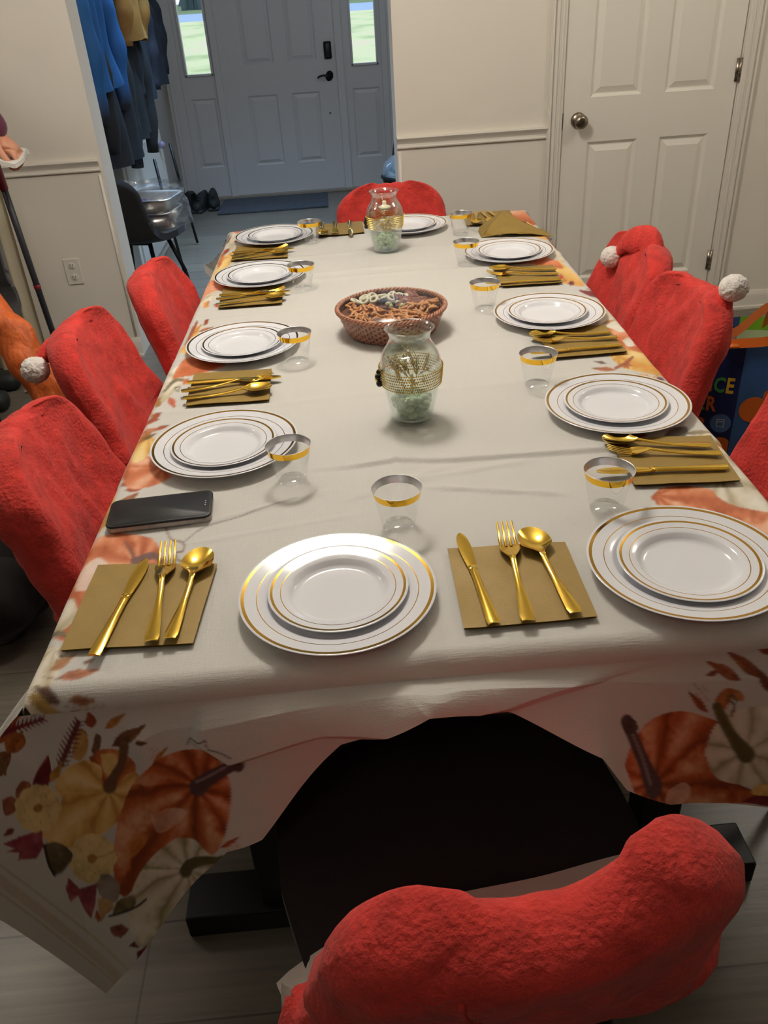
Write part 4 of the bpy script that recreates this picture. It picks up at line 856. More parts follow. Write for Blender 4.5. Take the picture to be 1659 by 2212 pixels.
def make_cover(name, label, loc, rz, seed, trim_d=.50, tip=None, front_to=.36, puff=1.0, skew=0.):
    t = thing(name, label, 'chair cover', loc, rz, 'Santa-hat chair covers')
    n = 44; Sf = np.linspace(-1, 1, n); Ds = list(np.linspace(.435, CLEN, 54))+[CLEN+.006, CLEN+.012, CLEN+.017, CLEN+.021, CLEN+.024]
    rows = []
    for k, d in enumerate(Ds):
        cap = max(0, d-(CLEN-.02)); th = .038 if d < CLEN else max(.004, .038*sqrt(max(0, 1-((d-CLEN)/.0245)**2)))
        row = []
        for sd in (1, -1):
            for j in range(n):
                s = Sf[j] if sd > 0 else Sf[n-1-j]
                p = cpt(s, d, sd*th*(1-.92*abs(s)**18), .024, .022)
                u = d/CLEN; v = s
                wr = .026*puff*vnoise((v*1.6+u*2.2, u*4.2-v*1.4, 1.7), seed)+.017*puff*vnoise((v*5+u*6, u*8-v*3, 4.2), seed)+.003*vnoise((v*14, u*24, 2), seed)
                fold = .020*puff*abs(sin((u*7+v*2.2+seed)*1.3))**3*vnoise((v*2, u*3, 9), seed)
                q0 = cpt(s, min(d, CLEN), 0); nn = p-q0; L = np.linalg.norm(nn) or 1; ce = 1-.85*min(1, max(0, (d-CLEN+.06)/.06))
                p = p+nn/L*(max(-.004, wr*.6+fold)+.003)*ce+np.array([0, 0, .012*puff*abs(vnoise((v*2.0, 3.1, seed)))*max(0, u-.75)*4+skew*max(0,v-.1)*max(0,u-.7)*.10])
                row.append(p)
        rows.append(row)
    m = MB(); m.grid(np.array(rows), wrap=True); k = 2*n; b = (len(rows)-1)*k
    m.f += [(b+j, b+j+1, b+k-2-j, b+k-1-j) for j in range(n-1)]; m.i += [0]*(n-1)
    cv = m.out('cover_body', M['felt'], t)
    if trim_d == 0:      # stitched seam running down the outer face
        pth = []
        for q in range(30):
            kk = 53-int(q*1.15); sj = -.58+.62*(q/29); jj = n+int(round((1-(sj+1)/2)*(n-1))); pth.append(np.array(rows[kk][jj])+np.array([0,-.001,0]))
        pth = [sum(pth[max(0,i-2):i+3])/len(pth[max(0,i-2):i+3]) for i in range(30)]
        m = MB(); m.tube(pth, .0032, 8); m.out('seam', M['felt'], cv)
    # white band at the opening: its front half lies over the back of the seat
    P = [[cpt(s, d_+(.445-d_)*.75*max(0,-s-.25)**1.5 if trim_d == 0 else d_, .041*(1-.4*abs(s)**4)+.002*sin(s*9+d*30+seed)-.012*(1-(d-front_to)/(.5-front_to)), .022) for s in np.linspace(-1.0, 1.0, 30)] for d_ in np.linspace(front_to, .452, 12) for d in [d_]]
    m = MB(); m.grid(np.array(P)); P2 = np.array(P); P2[...,2] -= .004; m.grid(P2)
    Dc = np.linspace(.39, .45, 8); m.grid(np.array([[cpt(s, d, -.038+.003*sin(s*11+seed), .022) for s in np.linspace(-1.0, 1.0, 30)] for d in Dc]))
    for sg in (-1, 1): m.grid(np.array([[cpt(sg, d, -.038+.078*q, .022+.004*sin(pi*q)) for q in np.linspace(0, 1, 6)] for d in Dc[3:]]))
    m.out('trim_band', M['band'], t)
    if tip:
        pts, rad, pr = tip
        C = catmull(pts, 22); Rr = np.interp(np.linspace(0,1,22), np.linspace(0,1,len(rad)), rad); m = MB()
        rings = []
        for i in range(22):
            tg = C[min(i+1,21)]-C[max(i-1,0)]; tg /= np.linalg.norm(tg); up = np.array([0,1,.2]); a = np.cross(tg, up); a /= np.linalg.norm(a); bb = np.cross(tg, a)
            rings.append([C[i]+(a*cos(e)*Rr[i]+bb*sin(e)*Rr[i]*.55)*(1+.10*vnoise((i*.3, e, seed))) for e in np.linspace(0, 2*pi, 25)[:-1]])
        m.grid(np.array(rings), wrap=True); m.f.append(tuple(range(24))); m.i.append(0); m.f.append(tuple(21*24+j for j in range(24))[::-1]); m.i.append(0)
        tp = m.out('hat_tip', M['felt'], t)
        if pr:
            c = C[-1]+(C[-1]-C[-2])/np.linalg.norm(C[-1]-C[-2])*pr*.75; bm = bmesh.new(); bmesh.ops.create_icosphere(bm, subdivisions=5, radius=pr)
            for q in bm.verts: q.co = q.co*(1+.07*noise.noise(q.co*110+Vector((seed,0,0)))+.07*noise.noise(q.co*330)); q.co += Vector(c)
            m = MB(); m.bm(bm); m.out('pompom', M['fur'], tp)
    return t
ch0 = make_chair()
def put_chair(loc, rz, label, first=[True], grp='black scoop dining chairs'):
    o = ch0 if first[0] else copy_tree(ch0); o.scale = (.94,1,.945); first[0] = False
    o.location = loc; o.rotation_euler = (0, 0, rz); o['label'] = label; o['group'] = grp; return o
CHAIRS = [  # x, y, rz, where, cover kwargs
 ((.095,.668), R(7), 'at the near end of the table', dict(seed=11.6, front_to=.30, trim_d=0, puff=.75, skew=.8, tip=None)),
 ((-.331,1.400), R(-90), 'nearest on the left side', dict(seed=2.1)),
 ((-.366,1.945), R(-90), 'second on the left side', dict(seed=3.4, tip=([(.0,-.31,.785),(.03,-.335,.785),(.055,-.350,.780),(.070,-.356,.772)], [.03,.03,.020,.010], .032))),
 ((-.262,2.375), R(-90), 'third on the left side', dict(seed=4.6)),
 ((.569,1.21), R(90), 'nearest on the right side', dict(seed=5.2)),
 ((.562,1.870), R(90), 'second on the right side', dict(seed=6.8, tip=([(-.03,-.295,.74),(-.07,-.300,.80),(-.100,-.295,.838),(-.108,-.298,.850)], [.05,.055,.036,.014], .031))),
 ((.572,2.275), R(90), 'third on the right side', dict(seed=7.7, tip=([(-.02,-.295,.76),(.0,-.290,.825),(.05,-.255,.825),(.085,-.232,.785)], [.06,.055,.036,.014], .032))),
 ((.221,3.045), R(180), 'at the far end of the table', dict(seed=8.1, puff=1.2))]
for (x, y), rz, w, kw in CHAIRS:
    put_chair((x, y, 0), rz, 'black scoop chair under a red cover, '+w)
    tip = kw.get('tip'); d = 'red felt chair cover '
    d += 'with a white pompom, ' if tip and tip[2] else ('with a folded tip, ' if tip else 'without a visible tip, ')
    cvr = make_cover('chair_cover', d+w, (x, y, 0), rz, **kw)
    cvr.scale = (1.0 if 'near end' in w else 1.03,1,.945)

# ------------------------------------------------------------------ vases
def vr(z): return np.interp(z, [0,.004,.02,.05,.08,.105,.12,.133,.145,.155,.163,.170,.1725], [.037,.0395,.0425,.0485,.0535,.0555,.054,.048,.040,.036,.037,.042,.0435])
def make_vase(label, loc, sprigs, candle):
    t = thing('glass_vase', label, 'vase', loc); zs = np.linspace(0, .1725, 60)
    pr = catmull([(vr(z), z) for z in np.linspace(0, .1725, 26)], 70)
    m = MB(); m.lathe([(0,.004),(.02,.004),(.036,.005)]+[(r-.002, z) for r, z in pr if z > .006]+[(.0432,.1742),(.0448,.173)]+[(r, z) for r, z in pr[::-1]]+[(.034,.0),(0,.001)], 64); m.out('vase_glass', M['glass'], t)
    band = MB(); hole = 7
    for k in range(hole):           # rows of tiny gold studs joined by wire
        z = .072+k*.0052; r = vr(z)+.0022
        n = 84
        for j in range(n):
            a = 2*pi*(j+.5*(k % 2))/n; c = (r*cos(a), r*sin(a), z); s = .00185; u = np.array([-sin(a),cos(a),0]); o = np.array([cos(a),sin(a),0]); cc = np.array(c)
            band.add([cc-u*s, cc+np.array([0,0,s]), cc+u*s, cc-np.array([0,0,s]), cc+o*s, cc-o*s*.6], [(0,1,4),(1,2,4),(2,3,4),(3,0,4),(1,0,5),(2,1,5),(3,2,5),(0,3,5)])
        if k % 2 == 0: band.tube([(r*cos(a), r*sin(a), z) for a in np.linspace(0, 2*pi, 60)], .0005, 5, caps=False)
    bd = band.out('ribbon_band', M['bandmesh'], t, smooth=False)
    for dz, dr, da in ((0,.006,0), (.011,.004,.10), (-.011,.005,.08)):
        m = MB(); a = pi+.05+da; m.sphere(((vr(.085)+dr)*cos(a), (vr(.085)+dr)*sin(a), .086+dz), .0062, 14, 10); m.out('bead', M['blackbead'], bd)
    m = MB(); a = pi; m.sphere(((vr(.085)+.009)*cos(a), .004, .082), .007, 12, 8, sc=(.5,1,1.2)); m.out('clasp', M['bandmesh'], bd)
    x, y, z0 = loc
    def inside(nm, lab, cat, mb, mat, smooth=True, stuff=False):
        o = mb.out(nm, mat, None, smooth, loc=loc); tag(o, lab, cat)
        if stuff: o['kind'] = 'stuff'
        return o
    wl = .128
    m = MB(); m.lathe([(0,.0065)]+[(vr(z)-.0035, z) for z in np.linspace(.007, wl, 20)]+[(0,wl)], 40); where = 'near vase' if not candle else 'far vase'
    inside('vase_water', 'clear water filling most of the '+where, 'water', m, M['water'], stuff=True)
    m = MB(); rr = random.Random(int(x*1000))
    for k in range(150):
        z = .012+.034*rr.random(); a = rr.random()*2*pi; q = (vr(z)-.013)*sqrt(rr.random()); m.sphere((q*cos(a), q*sin(a), z), .0062+.0028*rr.random(), 9, 6, sc=(1,1,.8))
    inside('glass_gems', 'pale green glass gems packed in the bottom of the '+where, 'glass gems', m, M['beads'], stuff=True)
    m = MB()
    for k in range(sprigs):
        a = rr.random()*2*pi; b = a+rr.uniform(-1.2,1.2); p0 = np.array([.022*cos(a), .022*sin(a), .066+.02*rr.random()]); p1 = np.array([.040*cos(b), .040*sin(b), .075+.045*rr.random()]); mid = (p0+p1)/2+np.array([0,0,.008*rr.uniform(-1,1)])
        C = catmull([p0, mid, p1], 8); m.tube(C, .0008, 5)
        for q in range(1, 8):
            for sg in (-1, 1):
                d = C[q]-C[q-1]; d /= np.linalg.norm(d); n_ = np.cross(d, [0,0,1]); n_ /= (np.linalg.norm(n_)+1e-6); e = C[q]+d*.010+n_*sg*.007+np.array([0,0,.004*rr.uniform(-1,1)])
                if np.hypot(e[0], e[1]) < .046: m.tube([C[q], (C[q]+e)/2+np.array([0,0,.0015]), e], [.0007,.0014,.0003], 4, flat=.4)
    m.tube([(.0,.0,.045),(.002,.0,.085)], .0022, 6)
    inside('dried_sprig', 'gold feathery sprig standing in the water of the '+where, 'dried sprig', m, M['straw'])
    if candle:
        cd_ = thing('floating_candle', 'small cream candle floating in the far vase', 'candle', (x, y, z0+wl-.004))
        m = MB(); m.lathe([(0,-.006),(.012,-.005),(.019,.001),(.018,.005),(.008,.008),(.006,.012),(.0065,.018),(.004,.021),(0,.021)], 28); m.out('wax', M['candle'], cd_)
        m = MB(); m.tube([(-.004,0,.014),(-.006,0,.034)], .0008, 6); m.out('wick', M['trim'], cd_)
make_vase('clear glass vase with a gold mesh band, standing nearest in the middle of the table', (.112,1.385,SZ+.001), 16, False)
make_vase('clear glass vase with a gold band and floating candle at the far end', (.148,2.555,SZ+.001), 14, True)

# ------------------------------------------------------------------ snack basket
BX, BY = .110, 1.855
bk = thing('snack_basket', 'round brown wicker basket of snacks sealed in clear plastic, in the middle of the table', 'basket', (BX, BY, SZ))
def bshape(a): return 1+.05*max(0, cos(a+pi/2))**6      # slight point towards the viewer's side
def woven(r0, r1, z0, z1, rows, ncol, amp):
    nr = rows*5; nc = ncol*6; P = []
    for i in range(nr+1):
        t = i/nr; z = z0+(z1-z0)*t; r = r0+(r1-r0)*t; row = []
        for j in range(nc):
            a = 2*pi*j/nc; k = int(t*rows*.999); ph = (k % 2)*pi
            w = abs(sin(pi*t*rows))**.5; rr_ = r*bshape(a)+amp*sin(a*ncol/2+ph)*w+amp*.6*w; row.append((rr_*cos(a), rr_*sin(a)*.97, z))
        P.append(row)
    return np.array(P)
m = MB(); Wv = woven(.101,.124,.001,.056,9,72,.0022); m.grid(Wv, wrap=True); nc_ = Wv.shape[1]
for i in range(Wv.shape[0]-1):
    for j in range(nc_):
        if i % 5 == 0 or sin(pi*72*j/nc_+((i//5) % 2)*pi) < -.80: m.i[i*nc_+j] = 1
m.lathe([(0,.001),(.10,.001)], 40, sy=.97); m.out('woven_side', [M['wicker'], pmat('wicker_gap', rgb(104,66,48), .8)], bk)
m = MB()
for k in range(3):
    n = 160; m.tube([((.125+.0035*cos(a*26+k*2.1))*bshape(a)*cos(a), (.125+.0035*cos(a*26+k*2.1))*bshape(a)*sin(a)*.97, .058+.0035*sin(a*26+k*2.1)) for a in np.linspace(0, 2*pi, n)], .0028, 6, caps=False)
m.out('braided_rim', M['wicker'], bk)
m = MB(); m.lathe([(0,.042),(.119,.042)], 48, sy=.97); m.out('tray_liner', pmat('brown_liner', rgb(110,66,48), .6), bk)
P = []
for i in range(19):
    t = i/18; r = .122*(1-t); P.append([(r*bshape(a)*cos(a), r*bshape(a)*sin(a)*.97, .064+.016*(1-(r/.122)**2)**.6+.0012*vnoise((r*60*cos(a), r*60*sin(a), 1))) for a in np.linspace(0, 2*pi, 61)[:-1]])
m = MB(); m.grid(np.array(P), wrap=True)
P = [[((.1285-(.022*t**1.1))*bshape(a)*cos(a)*(1+.008*vnoise((a*9,t*3,4))), (.1285-(.022*t**1.1))*bshape(a)*sin(a)*.97, .062-.060*t) for a in np.linspace(0, 2*pi, 91)[:-1]] for t in np.linspace(0, 1, 8)]
m.grid(np.array(P), wrap=True); m.out('plastic_wrap', M['wrap'], bk)
# snack pieces
def pretzel_mesh():
    m = MB(); pts = [(.011*sin(a)*(1+.25*cos(2*a)), .009*cos(a)-.002*cos(3*a), .0022*sin(2*a)) for a in np.linspace(-2.6, 2.6, 26)]; m.tube(pts, [.0026+.0008*sin(i*.12) for i in range(26)], 8)
    m.tube([pts[0], (0,-.002,.002), (.006,.006,.001)], .0024, 8); return m
def stick_mesh():
    m = MB(); m.tube(catmull([(-.016,0,0),(-.006,.004,.002),(.006,-.003,.001),(.016,.002,0)], 12), [.0032,.004,.0042,.0042,.004,.004,.0042,.004,.004,.0038,.0034,.0026], 8); return m
def ring_mesh():
    m = MB(); m.tube([(.0095*cos(a), .0095*sin(a), 0) for a in np.linspace(0, 2*pi, 26)], .0042, 10, caps=False); return m
def ball_mesh(): m = MB(); m.sphere((0,0,0), .0068, 16, 10); return m
def chunk_mesh():
    m = MB(); bm = bmesh.new(); bmesh.ops.create_icosphere(bm, subdivisions=3, radius=1)
    for q in bm.verts: q.co = Vector((q.co.x*.022, q.co.y*.012, q.co.z*.006))*(1+.25*noise.noise(q.co*2.2))
    m.bm(bm); return m
kinds = dict(pretzel_twist=(pretzel_mesh, 'pretzel', 'golden brown pretzel twist in the wicker snack basket', 'pretzel', 'pretzel twists in the snack basket'),
 snack_stick=(stick_mesh, 'pretzel', 'golden brown curved snack stick in the wicker snack basket', 'snack stick', 'snack sticks in the snack basket'),
 coated_ring=(ring_mesh, 'yogurt', 'white coated ring at the back of the snack basket', 'snack ring', 'white coated rings in the snack basket'),
 dark_ball=(ball_mesh, 'olivebead', 'dark glossy ball in the middle of the snack basket', 'snack ball', 'dark balls in the snack basket'),
 pale_ball=(ball_mesh, 'greenbead', 'pale green glossy ball in the middle of the snack basket', 'snack ball', 'pale balls in the snack basket'),
 jerky_slice=(chunk_mesh, 'dates', 'dark reddish brown slice at the right of the snack basket', 'snack slice', 'brown slices in the snack basket'))
sp0 = {k: v[0]().out(k, M[v[1]]) for k, v in kinds.items()}
for o in sp0.values(): COL.objects.unlink(o)
def snack(k, x, y, z, rot):
    if math.hypot(x, y/.97) > .108: return
    o = sp0[k].copy(); COL.objects.link(o); o.location = (BX+x, BY+y, SZ+z); o.rotation_euler = rot; tag(o, kinds[k][2], kinds[k][3], kinds[k][4])
sr = random.Random(4)
for i in range(44):
    a = sr.uniform(pi*.96, pi*1.62) if i < 26 else sr.uniform(pi*.9, pi*1.75); q = .104*sqrt(sr.uniform(.06,1)); snack('pretzel_twist' if i % 3 else 'snack_stick', q*cos(a), q*sin(a), .049+.012*sr.random(), (sr.uniform(-.5,.5), sr.uniform(-.5,.5), sr.random()*6))
for i in range(40):
    a = sr.uniform(pi*1.55, pi*2.12); q = .104*sqrt(sr.uniform(.08,1)); snack('snack_stick', q*cos(a), q*sin(a), .048+.012*sr.random(), (sr.uniform(-.4,.4), sr.uniform(-.4,.4), sr.random()*6))
for i in range(14):
    x = -.080+.130*(i % 7)/6; y = .060+.024*(i//7)-.25*abs(x+.01)*(i//7)-.10*abs(x); snack('coated_ring', x, y+.012, .053+.004*sr.random(), (sr.uniform(.2,.6), sr.uniform(-.3,.3), sr.random()*6))
for i in range(22):
    t = i/21; snack('dark_ball' if sr.random() < .5 else 'pale_ball', -.020+.062*sr.random()+.01*t, .035-.060*(t)+.024*sr.random(), .054+.008*sr.random(), (0,0,0))
for i in range(20):
    a = sr.uniform(.10, 1.15); q = .100*sqrt(sr.uniform(.10,1)); snack('jerky_slice', q*cos(a), q*sin(a), .052+.008*sr.random(), (sr.uniform(-.3,.3), sr.uniform(-.3,.3), sr.random()*6))

# ------------------------------------------------------------------ tote bag on the right
def bag():
    A = [(1.242,2.352),(1.190,2.376),(1.140,2.410),(1.118,2.452),(1.128,2.505),(1.165,2.548),(1.215,2.578),(1.270,2.594),(1.330,2.605)]
    B = [(1.330,2.605),(1.400,2.585),(1.480,2.545),(1.540,2.480),(1.555,2.40),(1.530,2.320)]; C = [(1.530,2.320),(1.44,2.318),(1.34,2.332),(1.242,2.352)]
    t = thing('tote_bag', 'blue, navy and green reusable tote bag with orange straps and colourful lettering on the floor', 'tote bag', (1.33,2.45,0)); H = .425
    arcs = [catmull(a, 60) for a in (A, B, C)]
    def pt(arc, u, z, off=0):
        a = arcs[arc]; d = np.concatenate([[0], np.cumsum(np.hypot(*np.diff(a, axis=0).T))]); s = u*d[-1]
        x, y = np.interp(s, d, a[:,0]), np.interp(s, d, a[:,1]); e = .004
        dx, dy = np.interp(min(s+e,d[-1]), d, a[:,0])-np.interp(max(s-e,0), d, a[:,0]), np.interp(min(s+e,d[-1]), d, a[:,1])-np.interp(max(s-e,0), d, a[:,1]); L = math.hypot(dx, dy)
        nx, ny = -dy/L, dx/L; c = np.array([1.335,2.46])
        if (x-c[0])*nx+(y-c[1])*ny < 0: nx, ny = -nx, -ny
        k = 1-.05*(1-z/H)+.010*sin(z*30+u*5)
        return np.array([c[0]+(x-c[0])*k+nx*off-1.33, c[1]+(y-c[1])*k+ny*off-2.45, z])
    mats = dict(navy=rgb(26,38,92), blue=rgb(62,104,166), rim=rgb(52,84,152), green=rgb(122,178,40), grey=rgb(176,180,190), lime=rgb(196,212,160), orange=rgb(226,112,36), book=rgb(86,126,190))
    for k, c in mats.items(): M['bag_'+k] = pmat('tote_'+k, c, .45, bump=.15, bscale=300)
    def wall(nm, arc, z0, z1, off, mat, n=40):
        m = MB(); m.grid(np.array([[pt(arc, u, z, off) for u in np.linspace(0,1,n)] for z in np.linspace(z0, z1, 14)])); m.out(nm, M['bag_'+mat], t)
    wall('side_panel', 0, .004, H, 0, 'navy'); wall('side_panel', 1, .004, H, 0, 'green'); wall('side_panel', 2, .004, H, 0, 'blue')
    wall('lining', 0, .02, H-.045, -.004, 'grey'); wall('lining', 1, .02, H-.045, -.004, 'lime'); wall('lining', 2, .02, H, -.004, 'blue')
    wall('rim_tape', 0, H-.046, H+.001, -.003, 'rim'); wall('rim_tape', 1, H-.046, H+.001, -.003, 'green')
    m = MB(); m.add([tuple(pt(a, u, .004)) for a in range(3) for u in np.linspace(0,1,20)[:-1]], [tuple(range(57))]); m.out('bottom_panel', M['bag_navy'], t)
    # lettering wrapped around the navy panel, read towards the near corner
    Ld = np.hypot(*np.diff(arcs[0], axis=0).T).sum()
    def wrapped(verts2, off): return [tuple(pt(0, min(.995, max(.005, 1e-9+(x/Ld))), z, off)) for x, z in verts2]
    cols = dict(o=rgb(226,110,40), y=rgb(240,190,60), g=rgb(70,160,70), w=rgb(214,218,226), r=rgb(214,84,60)); keys = list(cols)
    lm = [pmat('letter_'+k, c, .5) for k, c in cols.items()]
    L = MB()
    def word(txt, colours, s_right, z, size, sp):
        s = s_right
        for ch, c in zip(reversed(txt), reversed(colours)):
            cu = bpy.data.curves.new('letter', 'FONT'); cu.body = ch; cu.size = size; cu.resolution_u = 2; cu.offset = .0022; ob = bpy.data.objects.new('letter', cu); COL.objects.link(ob)
            bpy.context.view_layer.update(); me = bpy.data.meshes.new_from_object(ob.evaluated_get(bpy.context.evaluated_depsgraph_get()))
            vs = [(q.co.x, q.co.y) for q in me.vertices]; x1 = max(v[0] for v in vs); x0 = min(v[0] for v in vs)
            L.add(wrapped([(s+(x1-vx)*.70, z+vy) for vx, vy in vs], .0022), [tuple(p.vertices) for p in me.polygons], keys.index(c)); s += (x1-x0)*.70+sp
            bpy.data.objects.remove(ob); bpy.data.curves.remove(cu); bpy.data.meshes.remove(me)
    word('DIFFERENCE', 'ogwoygwogy', .016, .262, .072, .005); word('MAKER', 'woygo', .060, .193, .072, .005)
    L.out('lettering', lm, t, smooth=False)
    def dot(s, z, r, mat, off=.0018, sx=1.):
        m = MB(); m.add(wrapped([(s+r*sx*cos(a), z+r*sin(a)) for a in np.linspace(0, 2*pi, 29)[:-1]], off), [tuple(range(28))]); m.out('printed_dot', M['bag_'+mat], t, smooth=False)
    dot(.040,.150,.034,'book'); dot(.128,.120,.036,'green'); dot(.105,.150,.013,'orange'); dot(.075,.085,.015,'rim'); dot(.100,.045,.024,'green'); dot(.030,.060,.040,'orange'); dot(.170,.16,.02,'rim'); dot(.19,.11,.024,'orange')
    m = MB()
    def bar(x0, x1, z0, z1): m.add(wrapped([(x0,z0),(x1,z0),(x1,z1),(x0,z1)], .0028), [(0,1,2,3)])
    for q in ((.028,.031,.136,.166),(.050,.053,.136,.166),(.028,.053,.163,.166),(.028,.053,.136,.139),(.033,.048,.155,.158)): bar(*q)
    m.out('book_icon', lm[3], t, smooth=False)
    def dot2(u, z, r, mat):
        d = np.hypot(*np.diff(arcs[2], axis=0).T).sum(); m = MB(); m.add([tuple(pt(2, 1-(u+r*cos(a))/d, z+r*sin(a), .002)) for a in np.linspace(0, 2*pi, 29)[:-1]], [tuple(range(28))]); m.out('printed_dot', M['bag_'+mat], t, smooth=False)
    dot2(.055,.205,.045,'orange'); dot2(.100,.255,.022,'orange'); dot2(.15,.14,.05,'green'); dot2(.22,.22,.035,'navy')
    # webbing straps
    def strap(pts, w=.014):
        Cc = catmull(pts, 40); P = []
        for i in range(40):
            tg = Cc[min(i+1,39)]-Cc[max(i-1,0)]; tg /= np.linalg.norm(tg); sd = np.cross(tg, [.35,-.85,.25]); sd /= np.linalg.norm(sd); P.append([Cc[i]-sd*w, Cc[i]+sd*w])
        P = np.array(P); m = MB(); m.grid(P); m.grid(P+np.array([0,.0012,.0012])); m.out('strap', M['bag_orange'], t)
    wv = lambda x, y, z: (x-1.33, y-2.45, z)
    strap([wv(1.085,2.345,.300), wv(1.11,2.345,.345), wv(1.150,2.352,.405), wv(1.165,2.362,.428), wv(1.215,2.345,.436), wv(1.30,2.325,.445), wv(1.42,2.32,.47), wv(1.50,2.315,.44)])
    strap([wv(1.168,2.37,.430), wv(1.20,2.41,.436), wv(1.26,2.45,.44), wv(1.33,2.50,.462), wv(1.385,2.53,.475), wv(1.40,2.56,.40)])
    m = MB(); m.tube([wv(1.150,2.352,.424), wv(1.185,2.350,.428), wv(1.21,2.347,.428)], .012, 10, flat=.6); m.out('strap_knot', M['bag_orange'], t)
bag()

# ------------------------------------------------------------------ wall outlet
ol = thing('wall_outlet', 'white duplex wall outlet low on the left wall', 'outlet', (-1.208,WY,.421))
m = MB(); m.box((-.036,-.006,-.058), (.036,0,.058), bev=.003); m.out('cover_plate', M['trim'], ol, smooth=False)
for dz in (-.026, .026):
    m = MB(); m.lathe([(0,.0075),(.0155,.0075),(.0165,.0065),(.0165,.004)], 24); o = m.out('receptacle', M['trim'], ol); o.rotation_euler = (pi/2,0,0); o.location = (0,0,dz)
    m = MB()
    for sx in (-.006, .006): m.box((sx-.0012,-.0082,dz+.000), (sx+.0012,-.0070,dz+.009))
    m.tube([(0,-.0082,dz-.007),(0,-.0070,dz-.007)], .0022, 10); m.out('slot', M['darkgap'], ol, smooth=False)

# ------------------------------------------------------------------ foyer: mat, shoes, foil pans, coats, cabinet
m = MB(); P = np.array([[(-.92+.87*u+.006*vnoise((u*9,v*3,1)), 6.76+.53*v+.004*vnoise((u*3,v*8,2)), .012+.003*vnoise((u*30,v*30,5))) for u in np.linspace(0,1,60)] for v in np.linspace(0,1,30)]); m.grid(P); m.box((-.92,6.76,.001), (-.05,7.29,.010))
tag(m.out('doormat', pmat('dark_mat', rgb(70,74,82), .95, bump=1, bscale=250, var=.2, vscale=40)), 'dark blue-grey doormat on the floor before the front door', 'doormat')
M['shoe'] = pmat('dark_shoe', rgb(30,34,34), .6, bump=.3, bscale=200, var=.2, vscale=30); M['sole'] = pmat('shoe_sole', rgb(44,46,46), .7)
def shoe(x, y, rz, sc, label):
    t = thing('shoe', label, 'shoe', (x,y,0), rz, 'dark shoes by the front door'); rows = []
    for k, u in enumerate(np.linspace(0, 1, 18)):
        yy = .145-.29*u; w = .045*min(1,sqrt(max(.02,1-((.3-min(u,.3))/.305)**2)))*(1-.25*max(0,u-.6)/.4)*(1 if u < .9 else .85); h = (.055+.05*max(0, min(1,(u-.25)/.35)))*min(1,sqrt(max(.05,1-((.15-min(u,.15))/.155)**2)))
        rows.append([(w*sc*math.copysign(abs(cos(a))**.55, cos(a)), yy*sc, .022+h*sc*max(0, sin(a))**.8) for a in np.linspace(-.15, pi+.15, 16)])
    m = MB(); m.grid(np.array(rows)); m.f += [tuple(range(16)), tuple(17*16+j for j in range(16))[::-1]]; m.i += [0,0]; m.out('shoe_upper', M['shoe'], t)
    m = MB(); m.box((-.045*sc,-.145*sc,0), (.045*sc,.14*sc,.026), bev=.010); m.out('sole', M['sole'], t)
    m = MB()
    for q in (.02,.04,.06): m.tube([(-.022*sc,q*sc,.105*sc-.3*q),(0,q*sc,.115*sc-.3*q),(.022*sc,q*sc,.105*sc-.3*q)], .004, 6)
    m.out('laces', M['sole'], t)
shoe(-1.165,7.10,R(20),1.15,'dark bulky shoe furthest left of the three beside the doormat'); shoe(-1.07,7.0,R(170),1.0,'dark shoe in the middle of the three beside the doormat'); shoe(-.975,7.06,R(185),1.0,'dark shoe nearest the doormat')

fch = put_chair((-1.04,4.52,0), R(-15), 'black scoop-shaped chair holding foil pans in the foyer', grp='bare black scoop chairs')
fch.scale = (.88,)*3
M['foil'] = pmat('aluminium_foil', (.86,.82,.76,1), .38, .55, bump=.6, bscale=40)
def foil_pan(x, y, z, rz, hx, hy, h, label):
    rows = []
    def ring(kx, ky, zz, wob):
        o = rrect(kx, ky, .045, 10); n = len(o); return [(a[0]*(1+wob*sin(j*2.1)), a[1]*(1+wob*sin(j*2.1)), zz) for j, a in enumerate(o)]
    rows = [ring(hx*.82,hy*.82,.001,0), ring(hx*.85,hy*.85,.012,.012), ring(hx*.97,hy*.97,h*.9,.012), ring(hx,hy,h,0), ring(hx+.010,hy+.010,h+.003,.01), ring(hx+.013,hy+.013,h-.003,.01), ring(hx+.009,hy+.009,h-.004,0)]
    m = MB(); m.grid(np.array(rows), wrap=True); n = len(rows[0]); m.f.append(tuple(range(n))[::-1]); m.i.append(0); o = m.out('foil_pan', M['foil'], loc=(x,y,z)); o.rotation_euler = (0,0,rz); return tag(o, label, 'foil pan', 'foil pans on the foyer chair')
foil_pan(-1.00,4.66,.425,R(-12),.15,.115,.075,'lower foil pan on the black chair in the foyer'); foil_pan(-.995,4.665,.492,R(-12),.155,.12,.075,'upper foil pan on the black chair in the foyer')
m = MB(); m.box((-.06,-.045,0), (.05,.045,.045), bev=.006); o = m.out('purple_carton', pmat('purple_card', rgb(70,44,120), .5), loc=(-1.05,4.63,.507)); o.rotation_euler = (0,0,R(-15)); tag(o, 'small purple carton inside the upper foil pan', 'carton')
m = MB(); rows = []
for i in range(14):
    t = i/13; r = .215-.03*t+.06*(t > .85)*(t-.85); rows.append([(r*1.0*cos(a)*(1+.09*vnoise((cos(a)*3,sin(a)*3,t*5))), r*.80*sin(a)*(1+.09*vnoise((cos(a)*3+4,sin(a)*3,t*5))), .0+.20*t+.022*vnoise((cos(a)*4,sin(a)*4,7))*(t > .5)) for a in np.linspace(0, 2*pi, 61)[:-1]])
m.grid(np.array(rows), wrap=True); M['film'] = clearmat('crinkled_film', (.95,.96,.98,1), .30, .25, .85, (1,1,1,1)); tag(m.out('plastic_bag', M['film'], loc=(-.985,4.67,.424)), 'clear crinkled plastic bag around the foil pans', 'plastic bag')
